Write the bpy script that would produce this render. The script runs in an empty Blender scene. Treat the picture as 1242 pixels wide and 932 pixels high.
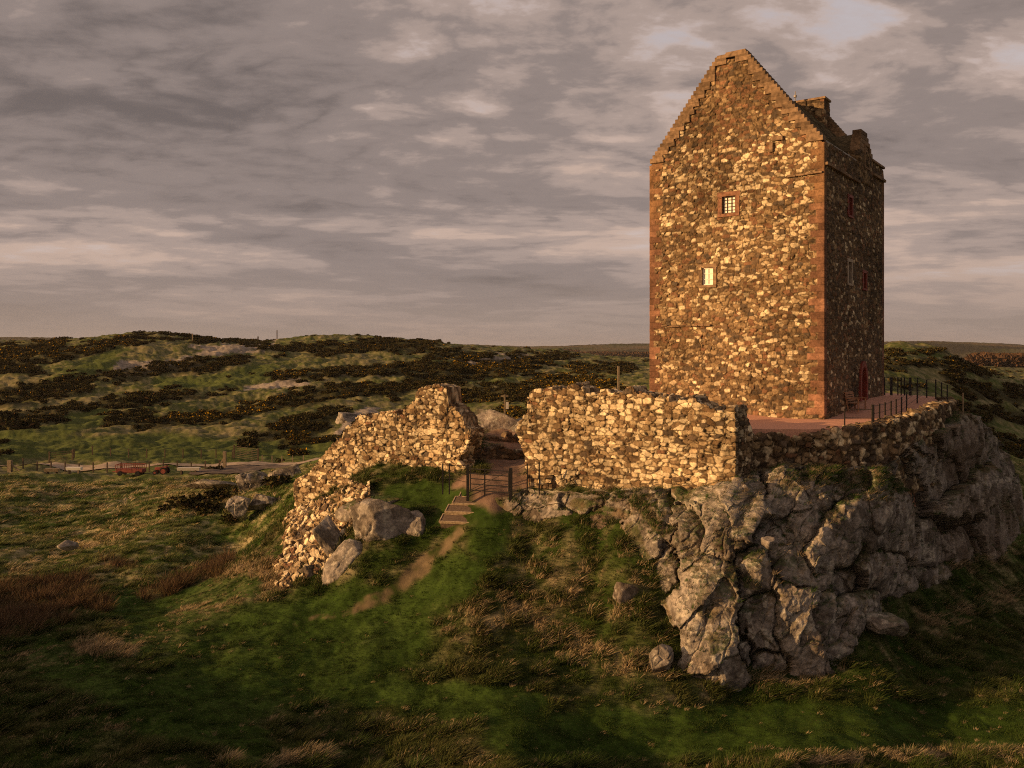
import bpy, bmesh, math, random
import numpy as np
from mathutils import Vector

random.seed(7); RNG = np.random.default_rng(7)
SC = bpy.context.scene
COL = SC.collection
F0 = 1077.0; CX = 621.0; HY = 430.0          # focal length, centre column and horizon row of the photograph (px)

def at(px, py, Y):                            # a photograph pixel at a chosen distance -> a world point
    return np.array([(px-CX)/F0*Y, Y, (HY-py)/F0*Y])
def pix(x, y, z):
    return CX+F0*x/y, HY-F0*z/y

# ------------------------------------------------------------------ noise
def hsh(ix, iy, iz, k=0):
    n = (ix.astype(np.int64)*374761393 + iy.astype(np.int64)*668265263 + iz.astype(np.int64)*1442695041 + k*1013904223) & 0xffffffff
    n = ((n ^ (n >> 13))*1274126177) & 0xffffffff
    n = ((n ^ (n >> 16))*2246822519) & 0xffffffff
    n = (n ^ (n >> 15)) & 0xffffff
    return n.astype(np.float64)/16777216.0
def noise2(x, y, k=0):
    ix = np.floor(x); iy = np.floor(y); fx = x-ix; fy = y-iy
    ux = fx*fx*fx*(fx*(fx*6-15)+10); uy = fy*fy*fy*(fy*(fy*6-15)+10)
    z = np.zeros_like(ix)
    def g(a, b):
        t = hsh(ix+a, iy+b, z, k)*6.2831853
        return np.cos(t)*(fx-a)+np.sin(t)*(fy-b)
    return ((g(0,0)*(1-ux)+g(1,0)*ux)*(1-uy)+(g(0,1)*(1-ux)+g(1,1)*ux)*uy)*1.4
def fbm2(x, y, o=4, k=0, gain=.5):
    s = 0; a = 1.0
    for i in range(o):
        s = s+a*noise2(x, y, k+i*17); x = x*2.03+3.1; y = y*2.03-1.7; a *= gain
    return s
def noise3(p, k=0):
    i = np.floor(p); f = p-i; u = f*f*(3-2*f)
    r = 0
    for a in (0,1):
        for b in (0,1):
            for c in (0,1):
                w = (u[:,0] if a else 1-u[:,0])*(u[:,1] if b else 1-u[:,1])*(u[:,2] if c else 1-u[:,2])
                r = r+w*hsh(i[:,0]+a, i[:,1]+b, i[:,2]+c, k)
    return r*2-1
def fbm3(p, o=4, k=0, gain=.5):
    s = 0; a = 1.0
    for i in range(o):
        s = s+a*noise3(p, k+i*13); p = p*2.07+1.3; a *= gain
    return s
def sstep(a, b, x):
    t = np.clip((x-a)/(b-a), 0, 1); return t*t*(3-2*t)
def voro3(p, k=0, jit=.9, pw=3.0, wv=.35):
    jit = np.array(jit)*np.ones(3)
    """cells of a jittered lattice: F1, F2, lattice index of the nearest, offset to its centre"""
    i0 = np.floor(p); n = len(p)
    f1 = np.full(n, 9.0); f2 = np.full(n, 9.0); cid = np.zeros((n,3)); off = np.zeros((n,3))
    for a in (-1,0,1):
        for b in (-1,0,1):
            for c in (-1,0,1):
                q = i0+np.array([a,b,c])
                s = np.stack([hsh(q[:,0],q[:,1],q[:,2],k+1), hsh(q[:,0],q[:,1],q[:,2],k+2), hsh(q[:,0],q[:,1],q[:,2],k+3)], 1)
                d3 = p-(q+.5+(s-.5)*jit)
                d = (np.abs(d3)**pw).sum(1)**(1/pw)-wv*(hsh(q[:,0],q[:,1],q[:,2],k+4)-.5)
                m = d < f1
                f2 = np.where(m, f1, np.minimum(f2, d))
                f1 = np.where(m, d, f1); cid[m] = q[m]; off[m] = d3[m]
    return f1, f2, cid, off

# ------------------------------------------------------------------ materials
def nodes_of(m):
    m.use_nodes = True
    nt = m.node_tree; return nt, nt.nodes, nt.links
def mat_attr(name, rough=.9, scale=8, var=.35, bump=.3, bscale=20, spec=.15, bdist=.03, inst=False, trans=0):
    """surface coloured by its own 'Col' attribute, broken up by noise"""
    m = bpy.data.materials.new(name); nt, N, L = nodes_of(m)
    b = N['Principled BSDF']; b.inputs['Roughness'].default_value = rough; b.inputs['Specular IOR Level'].default_value = spec
    at_ = N.new('ShaderNodeAttribute'); at_.attribute_name = 'Col'
    if inst: at_.attribute_type = 'INSTANCER'; at_.attribute_name = 'tint'
    tc = N.new('ShaderNodeTexCoord')
    nz = N.new('ShaderNodeTexNoise'); nz.inputs['Scale'].default_value = scale; nz.inputs['Detail'].default_value = 6; nz.inputs['Roughness'].default_value = .65
    mr = N.new('ShaderNodeMapRange'); mr.inputs['From Min'].default_value = .3; mr.inputs['From Max'].default_value = .7
    mr.inputs['To Min'].default_value = 1-var; mr.inputs['To Max'].default_value = 1+var
    mx = N.new('ShaderNodeVectorMath'); mx.operation = 'SCALE'
    L.new(tc.outputs['Object'], nz.inputs['Vector']); L.new(nz.outputs['Fac'], mr.inputs['Value'])
    L.new(at_.outputs['Color'], mx.inputs[0]); L.new(mr.outputs['Result'], mx.inputs['Scale'])
    L.new(mx.outputs['Vector'], b.inputs['Base Color'])
    if bump:
        n2 = N.new('ShaderNodeTexNoise'); n2.inputs['Scale'].default_value = bscale; n2.inputs['Detail'].default_value = 5; n2.inputs['Roughness'].default_value = .7
        bp = N.new('ShaderNodeBump'); bp.inputs['Strength'].default_value = bump; bp.inputs['Distance'].default_value = bdist
        L.new(tc.outputs['Object'], n2.inputs['Vector']); L.new(n2.outputs['Fac'], bp.inputs['Height']); L.new(bp.outputs['Normal'], b.inputs['Normal'])
    return m
def mat_plain(name, col, rough=.7, metal=0, var=.25, scale=6, bump=.15, spec=.3, isl=.0):
    m = bpy.data.materials.new(name); nt, N, L = nodes_of(m)
    b = N['Principled BSDF']; b.inputs['Roughness'].default_value = rough; b.inputs['Metallic'].default_value = metal
    b.inputs['Specular IOR Level'].default_value = spec
    tc = N.new('ShaderNodeTexCoord'); nz = N.new('ShaderNodeTexNoise'); nz.inputs['Scale'].default_value = scale; nz.inputs['Detail'].default_value = 6
    cr = N.new('ShaderNodeValToRGB')
    cr.color_ramp.elements[0].position = .3; cr.color_ramp.elements[1].position = .7
    cr.color_ramp.elements[0].color = tuple(c*(1-var) for c in col)+(1,); cr.color_ramp.elements[1].color = tuple(min(1,c*(1+var)) for c in col)+(1,)
    ge = N.new('ShaderNodeNewGeometry'); mr = N.new('ShaderNodeMapRange'); mr.inputs['To Min'].default_value = 1-isl; mr.inputs['To Max'].default_value = 1+isl; sc_ = N.new('ShaderNodeVectorMath'); sc_.operation = 'SCALE'
    L.new(ge.outputs['Random Per Island'], mr.inputs['Value']); L.new(mr.outputs['Result'], sc_.inputs['Scale']); L.new(cr.outputs['Color'], sc_.inputs[0])
    L.new(tc.outputs['Object'], nz.inputs['Vector']); L.new(nz.outputs['Fac'], cr.inputs['Fac']); L.new(sc_.outputs['Vector'], b.inputs['Base Color'])
    if bump:
        bp = N.new('ShaderNodeBump'); bp.inputs['Strength'].default_value = bump; bp.inputs['Distance'].default_value = .02
        L.new(nz.outputs['Fac'], bp.inputs['Height']); L.new(bp.outputs['Normal'], b.inputs['Normal'])
    return m

M = {}
M['masonry'] = mat_attr('rubble_masonry', .92, 9, .38, .5, 26, .12, .03)
M['rock'] = mat_attr('crag_rock', .9, 7, .42, .8, 19, .15, .06)
M['ground'] = mat_attr('turf', .97, 1.3, .35, .5, 5, .05, .08)
M['grass'] = mat_attr('grass_blades', .85, 2, .2, 0, spec=.1, inst=True)
M['blade'] = mat_attr('tuft_blades', .85, 2, .2, 0, spec=.1)
M['gravel'] = mat_plain('red_gravel', (.60,.33,.235), .95, 0, .3, 14, .4, .1)
M['track'] = mat_plain('pale_track', (.36,.29,.225), .95, 0, .25, 2, .3, .1)
M['slab'] = mat_plain('worn_concrete', (.13,.105,.09), .95, 0, .3, 1.5, .3, .1)
M['sand'] = mat_plain('red_sandstone', (.24,.125,.08), .9, 0, .4, 5, .4, .15)
M['buff'] = mat_plain('buff_sandstone', (.185,.125,.078), .9, 0, .45, 5, .6, .15, .38)
M['pale'] = mat_plain('pale_dressed_stone', (.36,.30,.235), .9, 0, .3, 6, .4, .15, .15)
M['paint_red'] = mat_plain('oxide_red_paint', (.20,.040,.026), .6, 0, .3, 6, .1, .3)
M['slate'] = mat_plain('mossy_stone_slates', (.085,.068,.040), .95, 0, .5, 5, .8, .1)
M['lead'] = mat_plain('lead_flashing', (.34,.31,.28), .6, 0, .2, 5, .1, .3)
M['iron'] = mat_plain('black_iron', (.018,.016,.015), .55, 0, .3, 8, .1, .3)
M['wood'] = mat_plain('weathered_teak', (.34,.19,.11), .8, 0, .3, 9, .2, .2)
M['post'] = mat_plain('grey_timber', (.24,.19,.13), .9, 0, .35, 6, .3, .1)
M['postdark'] = mat_plain('dark_timber', (.10,.075,.055), .9, 0, .35, 6, .3, .1)
M['tread'] = mat_plain('gravel_tread', (.13,.095,.07), .95, 0, .3, 12, .3, .1)
M['edge'] = mat_plain('bleached_timber', (.36,.28,.19), .9, 0, .4, 9, .2, .1)
M['redmetal'] = mat_plain('faded_red_metal', (.20,.048,.034), .7, 0, .4, 3, .1, .3)
M['white'] = mat_plain('white_and_pane_glare', (.86,.82,.74), .35, 0, .06, 4, 0, .5)  # plain white for trough and bars; on panes it paints the bright sky reflection
M['dark'] = mat_plain('dark_interior', (.012,.011,.010), .6, 0, .1, 4, 0, .3)
M['trough'] = mat_plain('galvanised_trough', (.55,.52,.48), .6, 0, .15, 4, .1, .4)
M['rubber'] = mat_plain('tyre_rubber', (.02,.02,.02), .9, 0, .2, 8, .1, .1)

# ------------------------------------------------------------------ objects
def tag(o, label=None, cat=None, group=None, kind=None):
    if label: o['label'] = label
    if cat: o['category'] = cat
    if group: o['group'] = group
    if kind: o['kind'] = kind
    return o
def link(name, me, parent=None, loc=None):
    o = bpy.data.objects.new(name, me); COL.objects.link(o)
    if loc is not None: o.location = loc
    if parent is not None: o.parent = parent
    return o
def empty(name, loc, label, cat, group=None, rz=0):
    o = bpy.data.objects.new(name, None); COL.objects.link(o); o.location = loc; o.rotation_euler.z = rz
    o.empty_display_size = .3
    return tag(o, label, cat, group)
def mesh_np(name, V, Fc, mat, col=None, smooth=True):
    """mesh from numpy; Fc is (n,3) or (n,4)"""
    V = np.asarray(V, np.float32); Fc = np.asarray(Fc, np.int32)
    me = bpy.data.meshes.new(name); k = Fc.shape[1]
    me.vertices.add(len(V)); me.vertices.foreach_set('co', V.ravel())
    me.loops.add(Fc.size); me.loops.foreach_set('vertex_index', Fc.ravel())
    me.polygons.add(len(Fc)); me.polygons.foreach_set('loop_start', np.arange(0, Fc.size, k, dtype=np.int32))
    me.polygons.foreach_set('use_smooth', np.full(len(Fc), smooth))
    me.update(calc_edges=True)
    if col is not None: set_col(me, col)
    if mat: me.materials.append(mat)
    return me
def set_col(me, col):
    a = me.attributes.new('Col', 'FLOAT_COLOR', 'POINT')
    c = np.ones((len(me.vertices),4), np.float32); c[:,:3] = col
    a.data.foreach_set('color', c.ravel())
def grid_faces(n, m, base=0, flip=False):
    i = np.arange(n-1)[:,None]*m+np.arange(m-1)[None,:]+base
    q = np.stack([i, i+m, i+m+1, i+1], -1).reshape(-1,4)
    return q[:,::-1] if flip else q
def weld(V, Fc, eps=1e-4):
    k = np.round(V/eps).astype(np.int64)
    _, first, inv = np.unique(k, axis=0, return_index=True, return_inverse=True)
    return V[first], inv.reshape(-1)[Fc]
def vnormals(V, Fc):
    a = V[Fc[:,2]]-V[Fc[:,0]]; b = V[Fc[:,3]]-V[Fc[:,1]]
    fn = np.cross(a, b); N = np.zeros_like(V)
    for j in range(4): np.add.at(N, Fc[:,j], fn)
    return N/np.maximum(np.linalg.norm(N, axis=1, keepdims=True), 1e-12)

class MB:
    """collects boxes, bars and prisms; build() links them as one mesh object"""
    def __init__(s): s.v = []; s.f = []
    def add(s, vs, fs):
        b = len(s.v); s.v += [tuple(map(float, v)) for v in vs]; s.f += [[i+b for i in f] for f in fs]; return s
    def box(s, c, size, ax=None, ay=None, az=None):
        ax = np.array(ax if ax is not None else (1,0,0), float); ay = np.array(ay if ay is not None else (0,1,0), float); az = np.array(az if az is not None else (0,0,1), float)
        c = np.array(c, float); vs = [c+ax*size[0]/2*i+ay*size[1]/2*j+az*size[2]/2*k for i in (-1,1) for j in (-1,1) for k in (-1,1)]
        return s.add(vs, [(0,1,3,2),(4,6,7,5),(0,4,5,1),(2,3,7,6),(0,2,6,4),(1,5,7,3)])
    def bar(s, a, b, w, h=None, n=0):
        a = np.array(a, float); b = np.array(b, float); d = b-a; L_ = np.linalg.norm(d); d = d/L_
        up = np.array((0,0,1.0)) if abs(d[2]) < .9 else np.array((0,1.0,0))
        x = np.cross(d, up); x /= np.linalg.norm(x); y = np.cross(x, d)
        if n == 0: return s.box((a+b)/2, (w, h or w, L_), x, y, d)
        vs = []; 
        for e in (a, b):
            for i in range(n):
                t = 2*math.pi*i/n; vs.append(e+(x*math.cos(t)+y*math.sin(t))*w/2)
        fs = [(i, (i+1)%n, n+(i+1)%n, n+i) for i in range(n)]+[tuple(range(n))[::-1], tuple(range(n, 2*n))]
        return s.add(vs, fs)
    def cyl(s, c, axis, r, ln, n=16):
        a = np.array(axis, float); c = np.array(c, float); return s.bar(c-a*ln/2, c+a*ln/2, 2*r, n=n)
    def prism(s, poly, d):
        n = len(poly); d = np.array(d, float); vs = [np.array(p, float) for p in poly]+[np.array(p, float)+d for p in poly]
        return s.add(vs, [tuple(range(n))[::-1], tuple(range(n, 2*n))]+[(i, (i+1)%n, n+(i+1)%n, n+i) for i in range(n)])
    def mesh(s, name, mat, bevel=0):
        me = bpy.data.meshes.new(name); me.from_pydata(s.v, [], s.f)
        bm = bmesh.new(); bm.from_mesh(me); bmesh.ops.recalc_face_normals(bm, faces=bm.faces)
        if bevel: bmesh.ops.bevel(bm, geom=bm.edges[:], offset=bevel, segments=1, affect='EDGES', clamp_overlap=True)
        bm.to_mesh(me); bm.free(); me.materials.append(mat) if mat else None; return me
    def build(s, name, mat, parent=None, loc=None, bevel=0):
        if loc is not None: s.v = [tuple(np.array(v)-np.array(loc)) for v in s.v]
        elif parent is not None and parent.rotation_euler.z == 0:
            s.v = [tuple(np.array(v)-np.array(parent.location)) for v in s.v]
        return link(name, s.mesh(name, mat, bevel), parent, loc)

# ------------------------------------------------------------------ terrain
# (px, py, distance): where the ground shows in the photograph and how far off it stands
CP = [(-200,940,26),(0,932,26),(300,932,25.5),(621,932,25),(930,932,25),(1242,932,26),(1450,930,27),
 (-200,845,32),(0,840,31.5),(300,840,31),(621,840,30.5),(930,845,30.8),(1242,840,33),(1450,830,35),
 (-200,785,38),(0,780,38),(150,770,37.5),(300,770,36.5),(450,770,35.5),(621,770,34),(740,770,33.3),(1100,770,37),(1242,750,42),(1450,740,45),
 (450,735,37.5),(500,695,39),(540,650,40.2),(575,615,40.7),(600,600,41.3),(330,735,39),(400,690,41),(440,610,43),(520,590,43.3),
 (640,650,39),(640,700,37),(720,700,36),(720,650,37.5),(760,606,38),(690,602,39.6),(800,750,33.6),
 (815,815,31.5),(900,822,32),(960,815,32.3),(1020,790,33.3),(1060,745,35.5),(1110,712,39.5),(1150,695,42.5),(1205,678,47),(1240,620,57),
 (880,620,38),(1000,640,41),(1080,600,47),
 (600,562,45),(618,547,49),(612,524,57),(800,560,46),(930,565,42),(930,540,53),(1072,530,54),(1000,520,62),
 (225,745,41),(300,694,44),(330,705,42.3),(262,728,42.3),(348,642,46.5),(290,668,58),(200,735,44),(345,605,62),(100,720,48),(0,730,46),(-200,730,48),
 (100,640,67),(0,650,64),(-200,640,67),(200,665,57),(230,618,67),(310,605,66),(150,600,82),(0,600,80),(300,580,88),
 (0,563,106),(150,563,106),(300,563,106),(-200,563,106),(0,541,125),(200,541,125),(380,546,122),(480,545,100),
 (-200,500,165),(0,500,165),(200,500,165),(400,490,170),(520,510,150),
 (-200,455,225),(0,460,220),(200,455,225),(400,460,215),(600,455,230),(620,500,130),(700,472,180),
 (-200,416,310),(0,417,310),(100,414,310),(190,405,330),(300,416,340),(380,409,380),(500,416,420),(560,424,450),(640,424,480),(690,431,520),
 (780,437,420),(760,450,300),(880,440,300),(1000,445,250),(1090,475,115),(1090,442,165),(1100,419,205),(1150,431,215),(1190,452,235),(1242,478,230),(1242,520,140),(1180,530,105),(1225,560,85),(1450,520,140),(1450,480,230),
 (0,440,520),(200,440,540),(400,440,600),(640,440,750),(900,441,800),(1100,441,600),(1242,448,600),(1450,450,600),(-200,440,520)]
CPa = np.array(CP, float)
def tps_xy(px, Y): return np.stack([px, 380*np.log(Y)], -1)
_c = tps_xy(CPa[:,0], CPa[:,2]); _z = (HY-CPa[:,1])/F0*CPa[:,2]
def _phi(d2): return .5*d2*np.log(d2+1e-9)
_n = len(_c); _K = _phi(((_c[:,None]-_c[None])**2).sum(-1)/1e4)+np.eye(_n)*.02
_A = np.zeros((_n+3,_n+3)); _A[:_n,:_n] = _K; _A[:_n,_n] = 1; _A[:_n,_n+1:] = _c/100; _A[_n:,:_n] = _A[:_n,_n:].T
_w = np.linalg.solve(_A, np.concatenate([_z,[0,0,0]]))
TH = math.radians(37.5)
def height(x, y, detail=True):
    x = np.asarray(x, float).ravel(); y = np.asarray(y, float).ravel()
    r = np.hypot(x, y)+1e-6; th = np.clip(np.arctan2(x, y), -TH, TH)
    px = CX+F0*np.tan(th); Y = np.clip(r*np.cos(th), 23, 560)
    q = tps_xy(px, Y); z = np.empty(len(x))
    for s in range(0, len(x), 60000):
        e = slice(s, s+60000); d2 = ((q[e,None]-_c[None])**2).sum(-1)/1e4
        z[e] = _phi(d2)@_w[:_n]+_w[_n]+q[e]@_w[_n+1:]/100
    far = sstep(480, 900, r)                       # beyond the ridge: low farmland, then distant hills
    hills = -9+sstep(1400, 2600, r)*(30+34*fbm2(x/1300+2.2, y/1300, 3, 5))
    z = z*(1-far)+hills*far
    z = z+SHADE_RIDGE_H*np.exp(-(((x*SUNX+y*SUNY)-SHADE_RIDGE_D)/14)**2)*sstep(95, 25, np.abs(-x*SUNY+y*SUNX+2))  # added ridge out of view towards the sun, shaped to shade the foreground
    if detail:
        w = np.clip((r-20)/200, 0, 1)
        z = z+fbm2(x/7, y/7, 3, 11)*(.16+w*.8)+fbm2(x/1.4, y/1.4, 3, 23)*(.09+w*.12)*sstep(700, 300, r)
        z = z+fbm2(x/40, y/40, 2, 31)*(1.2*sstep(110, 220, r))
    return z
SUNAZ = np.array([-.972, -.235]); SUNAZ /= np.linalg.norm(SUNAZ); SUNX, SUNY = SUNAZ
SUNEL = math.radians(11.0)
SHADE_RIDGE_H, SHADE_RIDGE_D = 13.3, 62.0

def strokes(px, py, S, soft=.35):
    m = np.zeros(len(px))
    for x0,y0,x1,y1,r in S:
        d = np.array([x1-x0, y1-y0], float); l2 = (d**2).sum()+1e-9
        t = np.clip(((px-x0)*d[0]+(py-y0)*d[1])/l2, 0, 1)
        dd = np.hypot((px-x0-t*d[0])*.8, (py-y0-t*d[1]))
        m = np.maximum(m, 1-sstep(1-soft, 1+soft, dd/r))
    return m
S_PATH = [(553,645,532,668,8),(532,668,500,698,9),(500,698,468,722,8),(468,722,425,742,6),(425,742,360,757,3)]
S_YARD = [(600,600,612,560,18),(612,560,640,540,20),(560,585,640,585,9),(590,530,650,522,9)]
S_LAWN = [(440,740,180,770,26),(480,600,560,600,14),(600,620,590,660,18),(560,690,470,760,20),(150,735,300,712,16),(470,770,200,860,45),(300,905,60,800,25),(0,535,400,545,10),(0,548,400,552,9),(621,890,1242,880,30),(400,830,640,860,22),(140,430,60,470,10),(200,470,330,450,8),(120,500,60,530,10)]
S_STRAW = [(20,690,200,625,9),(200,625,330,605,8),(0,625,300,598,9),(60,648,150,640,7),(0,600,280,590,5),(330,690,230,745,24),(40,800,220,772,15),(120,790,240,770,10),(660,670,740,740,20),(760,650,790,700,18),(640,740,700,790,18),(700,790,800,810,16),(250,890,330,875,8),(330,860,350,850,7),(950,920,1242,908,10),(1130,760,1225,720,12),(1120,700,1230,670,9),(560,760,700,700,20),(860,825,1010,815,12),(780,860,860,850,10),(260,925,400,920,8),(420,500,330,530,12),(330,505,140,525,9),(0,590,150,592,9),(300,455,240,458,7),(330,440,400,450,9),(260,520,330,512,7),(1080,455,1160,452,6),(130,880,180,872,6)]
S_RUSH = [(0,722,95,712,13),(0,762,60,742,18),(80,722,118,735,10),(130,688,150,684,7),(182,720,262,692,9),(258,690,275,680,6)]
S_GORSE = [(0,428,70,416,9),(60,430,150,414,9),(0,445,40,440,16),(0,482,100,466,17),(0,515,72,502,12),(150,409,310,411,4),(132,455,262,440,10),(262,440,292,436,7),
 (78,495,130,488,6),(130,486,235,478,8),(232,480,280,472,5),(132,508,190,498,8),(170,515,250,505,10),(250,505,395,478,12),(395,478,400,470,8),(300,533,350,520,9),(350,520,410,500,12),(345,536,400,530,7),(335,458,400,452,7),
 (300,418,380,424,5),(380,424,520,418,9),(400,420,470,413,4),(395,452,480,446,9),(480,446,560,442,10),(385,476,480,470,9),(480,474,560,458,11),(505,462,640,440,13),(560,480,720,470,15),(640,436,690,432,4),(650,458,745,468,10),(600,500,640,505,10),(430,525,520,500,12),(700,445,760,447,7),(520,428,600,432,6),
 (1078,428,1150,425,3),(1075,440,1150,440,7),(1150,440,1200,455,8),(1165,470,1242,480,13),(1175,500,1242,505,14),(1195,530,1242,545,13),(1080,462,1120,470,5),(1150,455,1180,480,9)]
S_ROCKG = [(150,448,235,442,8),(425,520,450,505,12),(240,425,330,420,5),(560,440,640,436,7),(300,470,360,464,4),(390,455,470,452,3)]

def mix(a, b, t):
    t = t[:,None]; return a*(1-t)+b*t
LUSH = np.array([.031,.060,.010]); DULL = np.array([.045,.056,.016]); STRAW = np.array([.27,.215,.14]); RUSH = np.array([.095,.064,.038])
DIRT = np.array([.14,.104,.064]); ROCKC = np.array([.19,.165,.14]); GORSEC = np.array([.035,.033,.014])
def ground_masks(x, y, z):
    yy = np.maximum(y, 1.0); px, py = pix(x, yy, z)
    r = np.hypot(x, y)
    j = np.clip(12*(30/np.maximum(yy,30)), 3, 12)
    px = px+j*fbm2(x/1.1, y/1.1, 3, 41)*np.where(r<80,1,0)+fbm2(x/9, y/9, 3, 43)*np.where(r<80,0,15); py = py+j*.6*fbm2(x/1.3+7, y/1.3, 3, 42)*np.where(r<80,1,0)+fbm2(x/12+7, y/12, 3, 44)*np.where(r<80,0,7)
    ok = (y > 5)
    g = lambda S: strokes(px, py, S)*ok
    return dict(path=g(S_PATH), yard=g(S_YARD), lawn=g(S_LAWN), straw=g(S_STRAW), rush=g(S_RUSH), gorse=g([(a,b+1.5,c_,d+1.5,e*.72) for a,b,c_,d,e in S_GORSE])*(r>95)*(r<520), rock=g(S_ROCKG)*(r>95))
def ground_color(x, y, z):
    k = ground_masks(x, y, z); r = np.hypot(x, y)
    n1 = fbm2(x/3.3, y/3.3, 4, 51); n2 = fbm2(x/.7, y/.7, 3, 53); n3 = fbm2(x/25, y/25, 4, 57)
    c = mix(LUSH[None].repeat(len(x),0), DULL[None], np.clip(.5+.6*n1+.4*n3, 0, 1))
    st = np.clip((.10+.35*n1+.45*n2+.3*n3)*np.where(r<36,.45,1)+.12*sstep(70,150,r), 0, .6)*(1-.85*k['lawn'])
    st = np.maximum(st, k['straw']*np.clip(.06+.65*n2+.4*n1, 0, .62))
    gold = strokes(*pix(x, np.maximum(y,1), z), [(335,700,240,742,20),(300,690,215,748,10),(40,802,215,772,9),(470,610,440,600,8),(560,560,560,561,1)], .6)*(y > 30)*(y < 52)
    st = np.maximum(st, gold*np.clip(.45+.6*n2, .1, .85))
    c = mix(c, STRAW[None], st)
    c = mix(c, LUSH[None]*1.05, k['lawn']*.8)
    c = c*np.clip(1+.30*n2+.28*fbm2(x/.28, y/.28, 2, 59)*(r<60)+.25*n1, .4, 1.8)[:,None]
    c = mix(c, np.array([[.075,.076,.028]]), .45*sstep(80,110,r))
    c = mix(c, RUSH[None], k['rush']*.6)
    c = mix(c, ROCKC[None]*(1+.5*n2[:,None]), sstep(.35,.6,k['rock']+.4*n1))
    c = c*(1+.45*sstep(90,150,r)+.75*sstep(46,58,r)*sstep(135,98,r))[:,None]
    c = mix(c, GORSEC[None], k['gorse']*.9)
    c = mix(c, DIRT[None]*(1+.25*n2[:,None]), np.clip(k['path']*(.65+1.1*n2+.7*n1), 0, .85))
    c = mix(c, np.array([[.20,.135,.10]])*(1+.3*n2[:,None]), k['yard'])
    far = sstep(500, 900, r)
    fc = mix(np.array([.055,.065,.025])[None].repeat(len(x),0), np.array([[.13,.095,.055]]), np.clip(.5+1.2*fbm2(x/190, y/190, 3, 61), 0, 1))
    fc = mix(fc, np.array([[.035,.032,.02]]), sstep(.1,.35,fbm2(x/260+5, y/150, 3, 63)))
    return np.clip(mix(c, fc, far), .004, .9)

def build_ground():
    th_in = np.arctan((np.arange(-40, 1284, 1.7)-CX)/F0)
    th_out = np.radians(np.concatenate([np.arange(34.5, 80, 1.5), np.arange(80, 281, 4), np.arange(281, 325.4, 1.5)]))
    th = np.concatenate([th_in, th_out]); th = np.concatenate([th, [th[0]+2*math.pi]])
    r = np.exp(np.concatenate([np.linspace(math.log(2), math.log(19), 24)[:-1], np.linspace(math.log(19), math.log(140), 520)[:-1], np.linspace(math.log(140), math.log(560), 260)[:-1], np.linspace(math.log(560), math.log(6000), 110)]))
    T, R = np.meshgrid(th, r, indexing='ij'); x = (np.sin(T)*R).ravel(); y = (np.cos(T)*R).ravel()
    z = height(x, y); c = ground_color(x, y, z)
    V = np.stack([x, y, z], 1)
    me = mesh_np('ground', V, grid_faces(len(th), len(r), flip=True), M['ground'], c)
    o = link('ground', me); tag(o, kind='structure'); return o
# ------------------------------------------------------------------ masonry
PALE = np.array([.60,.50,.335]); TAN = np.array([.28,.205,.12]); BROWN = np.array([.165,.105,.058]); REDB = np.array([.19,.105,.062]); DARKS = np.array([.085,.068,.052]); MORT = np.array([.085,.058,.034])
def stone_col(r, r2, ppale, pred=.04, pdark=.25):
    """one colour per stone, drawn from its own random numbers: pale, tan to brown, a few red or nearly black"""
    k = np.round(r*99991).astype(np.int64); r3 = hsh(k, k*0+1, k*0, 5); r4 = hsh(k, k*0+2, k*0, 6)
    warm = mix(BROWN[None].repeat(len(r),0), TAN[None], r3); pale = mix(TAN[None]*1.25, PALE[None], np.clip(r4*1.5,0,1))
    c = np.where((r < ppale)[:,None], pale, np.where((r > 1-pred)[:,None], REDB, np.where((r > 1-pred-pdark)[:,None], mix(DARKS[None], BROWN[None], r4*.6), warm)))
    return c*(.8+.4*r3)[:,None]
def masonry(V, Fc, Q, cell, depth, colfn, k=0, quoin=None, keep=None, mort=1.15):
    N = vnormals(V, Fc)
    q = Q/np.array(cell)+np.array([.25,.25,.16])*np.stack([fbm3(Q*1.3, 2, k+1), fbm3(Q*1.3+9, 2, k+2), fbm3(Q*1.3+5, 2, k+3)], 1)
    f1, f2, cid, off = voro3(q, k, (.95,.95,.7), 4.2, .52)
    J = sstep(.01, .10, f2-f1); JC = sstep(.03, .17, f2-f1)
    r = hsh(cid[:,0], cid[:,1], cid[:,2], k+11); r2 = hsh(cid[:,0], cid[:,1], cid[:,2], k+12)
    tl = np.stack([hsh(cid[:,0], cid[:,1], cid[:,2], k+13+i) for i in range(3)], 1)-.5
    g1, g2, gid, _ = voro3(q*2.6+.37, k+50, .95, 2.6, .3)
    J2 = sstep(.05, .3, g2-g1)
    d = J*(.72+.8*(r2-.5))+(off*tl).sum(1)*1.5*J+(1-J)*J2*.22-.50+.20*fbm3(Q*9, 3, k+4)
    c = colfn(Q, r, r2)
    jc = MORT*mort*(.7+.6*hsh(gid[:,0], gid[:,1], gid[:,2], k+60)[:,None]); jc = mix(jc, c*.6, J2*.5)
    c = mix(jc, c, JC)*(1+.25*fbm3(Q*5, 3, k+6)+.30*fbm3(Q*.55, 4, k+16))[:,None]
    if quoin is not None:                        # dressed blocks: (mask, course joint 0..1, colour)
        qm, qj, qc = quoin
        d = d*(1-qm)+qm*(.15+.25*qj-.12+.08*fbm3(Q*6, 2, k+7)); c = mix(c, qc*(.45+.55*qj)[:,None]*(1+.3*fbm3(Q*2.5, 3, k+9))[:,None], qm)
    d = d*depth
    if keep is not None: d = d*keep
    return V+N*d[:,None], np.clip(c, .01, .9)

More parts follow.
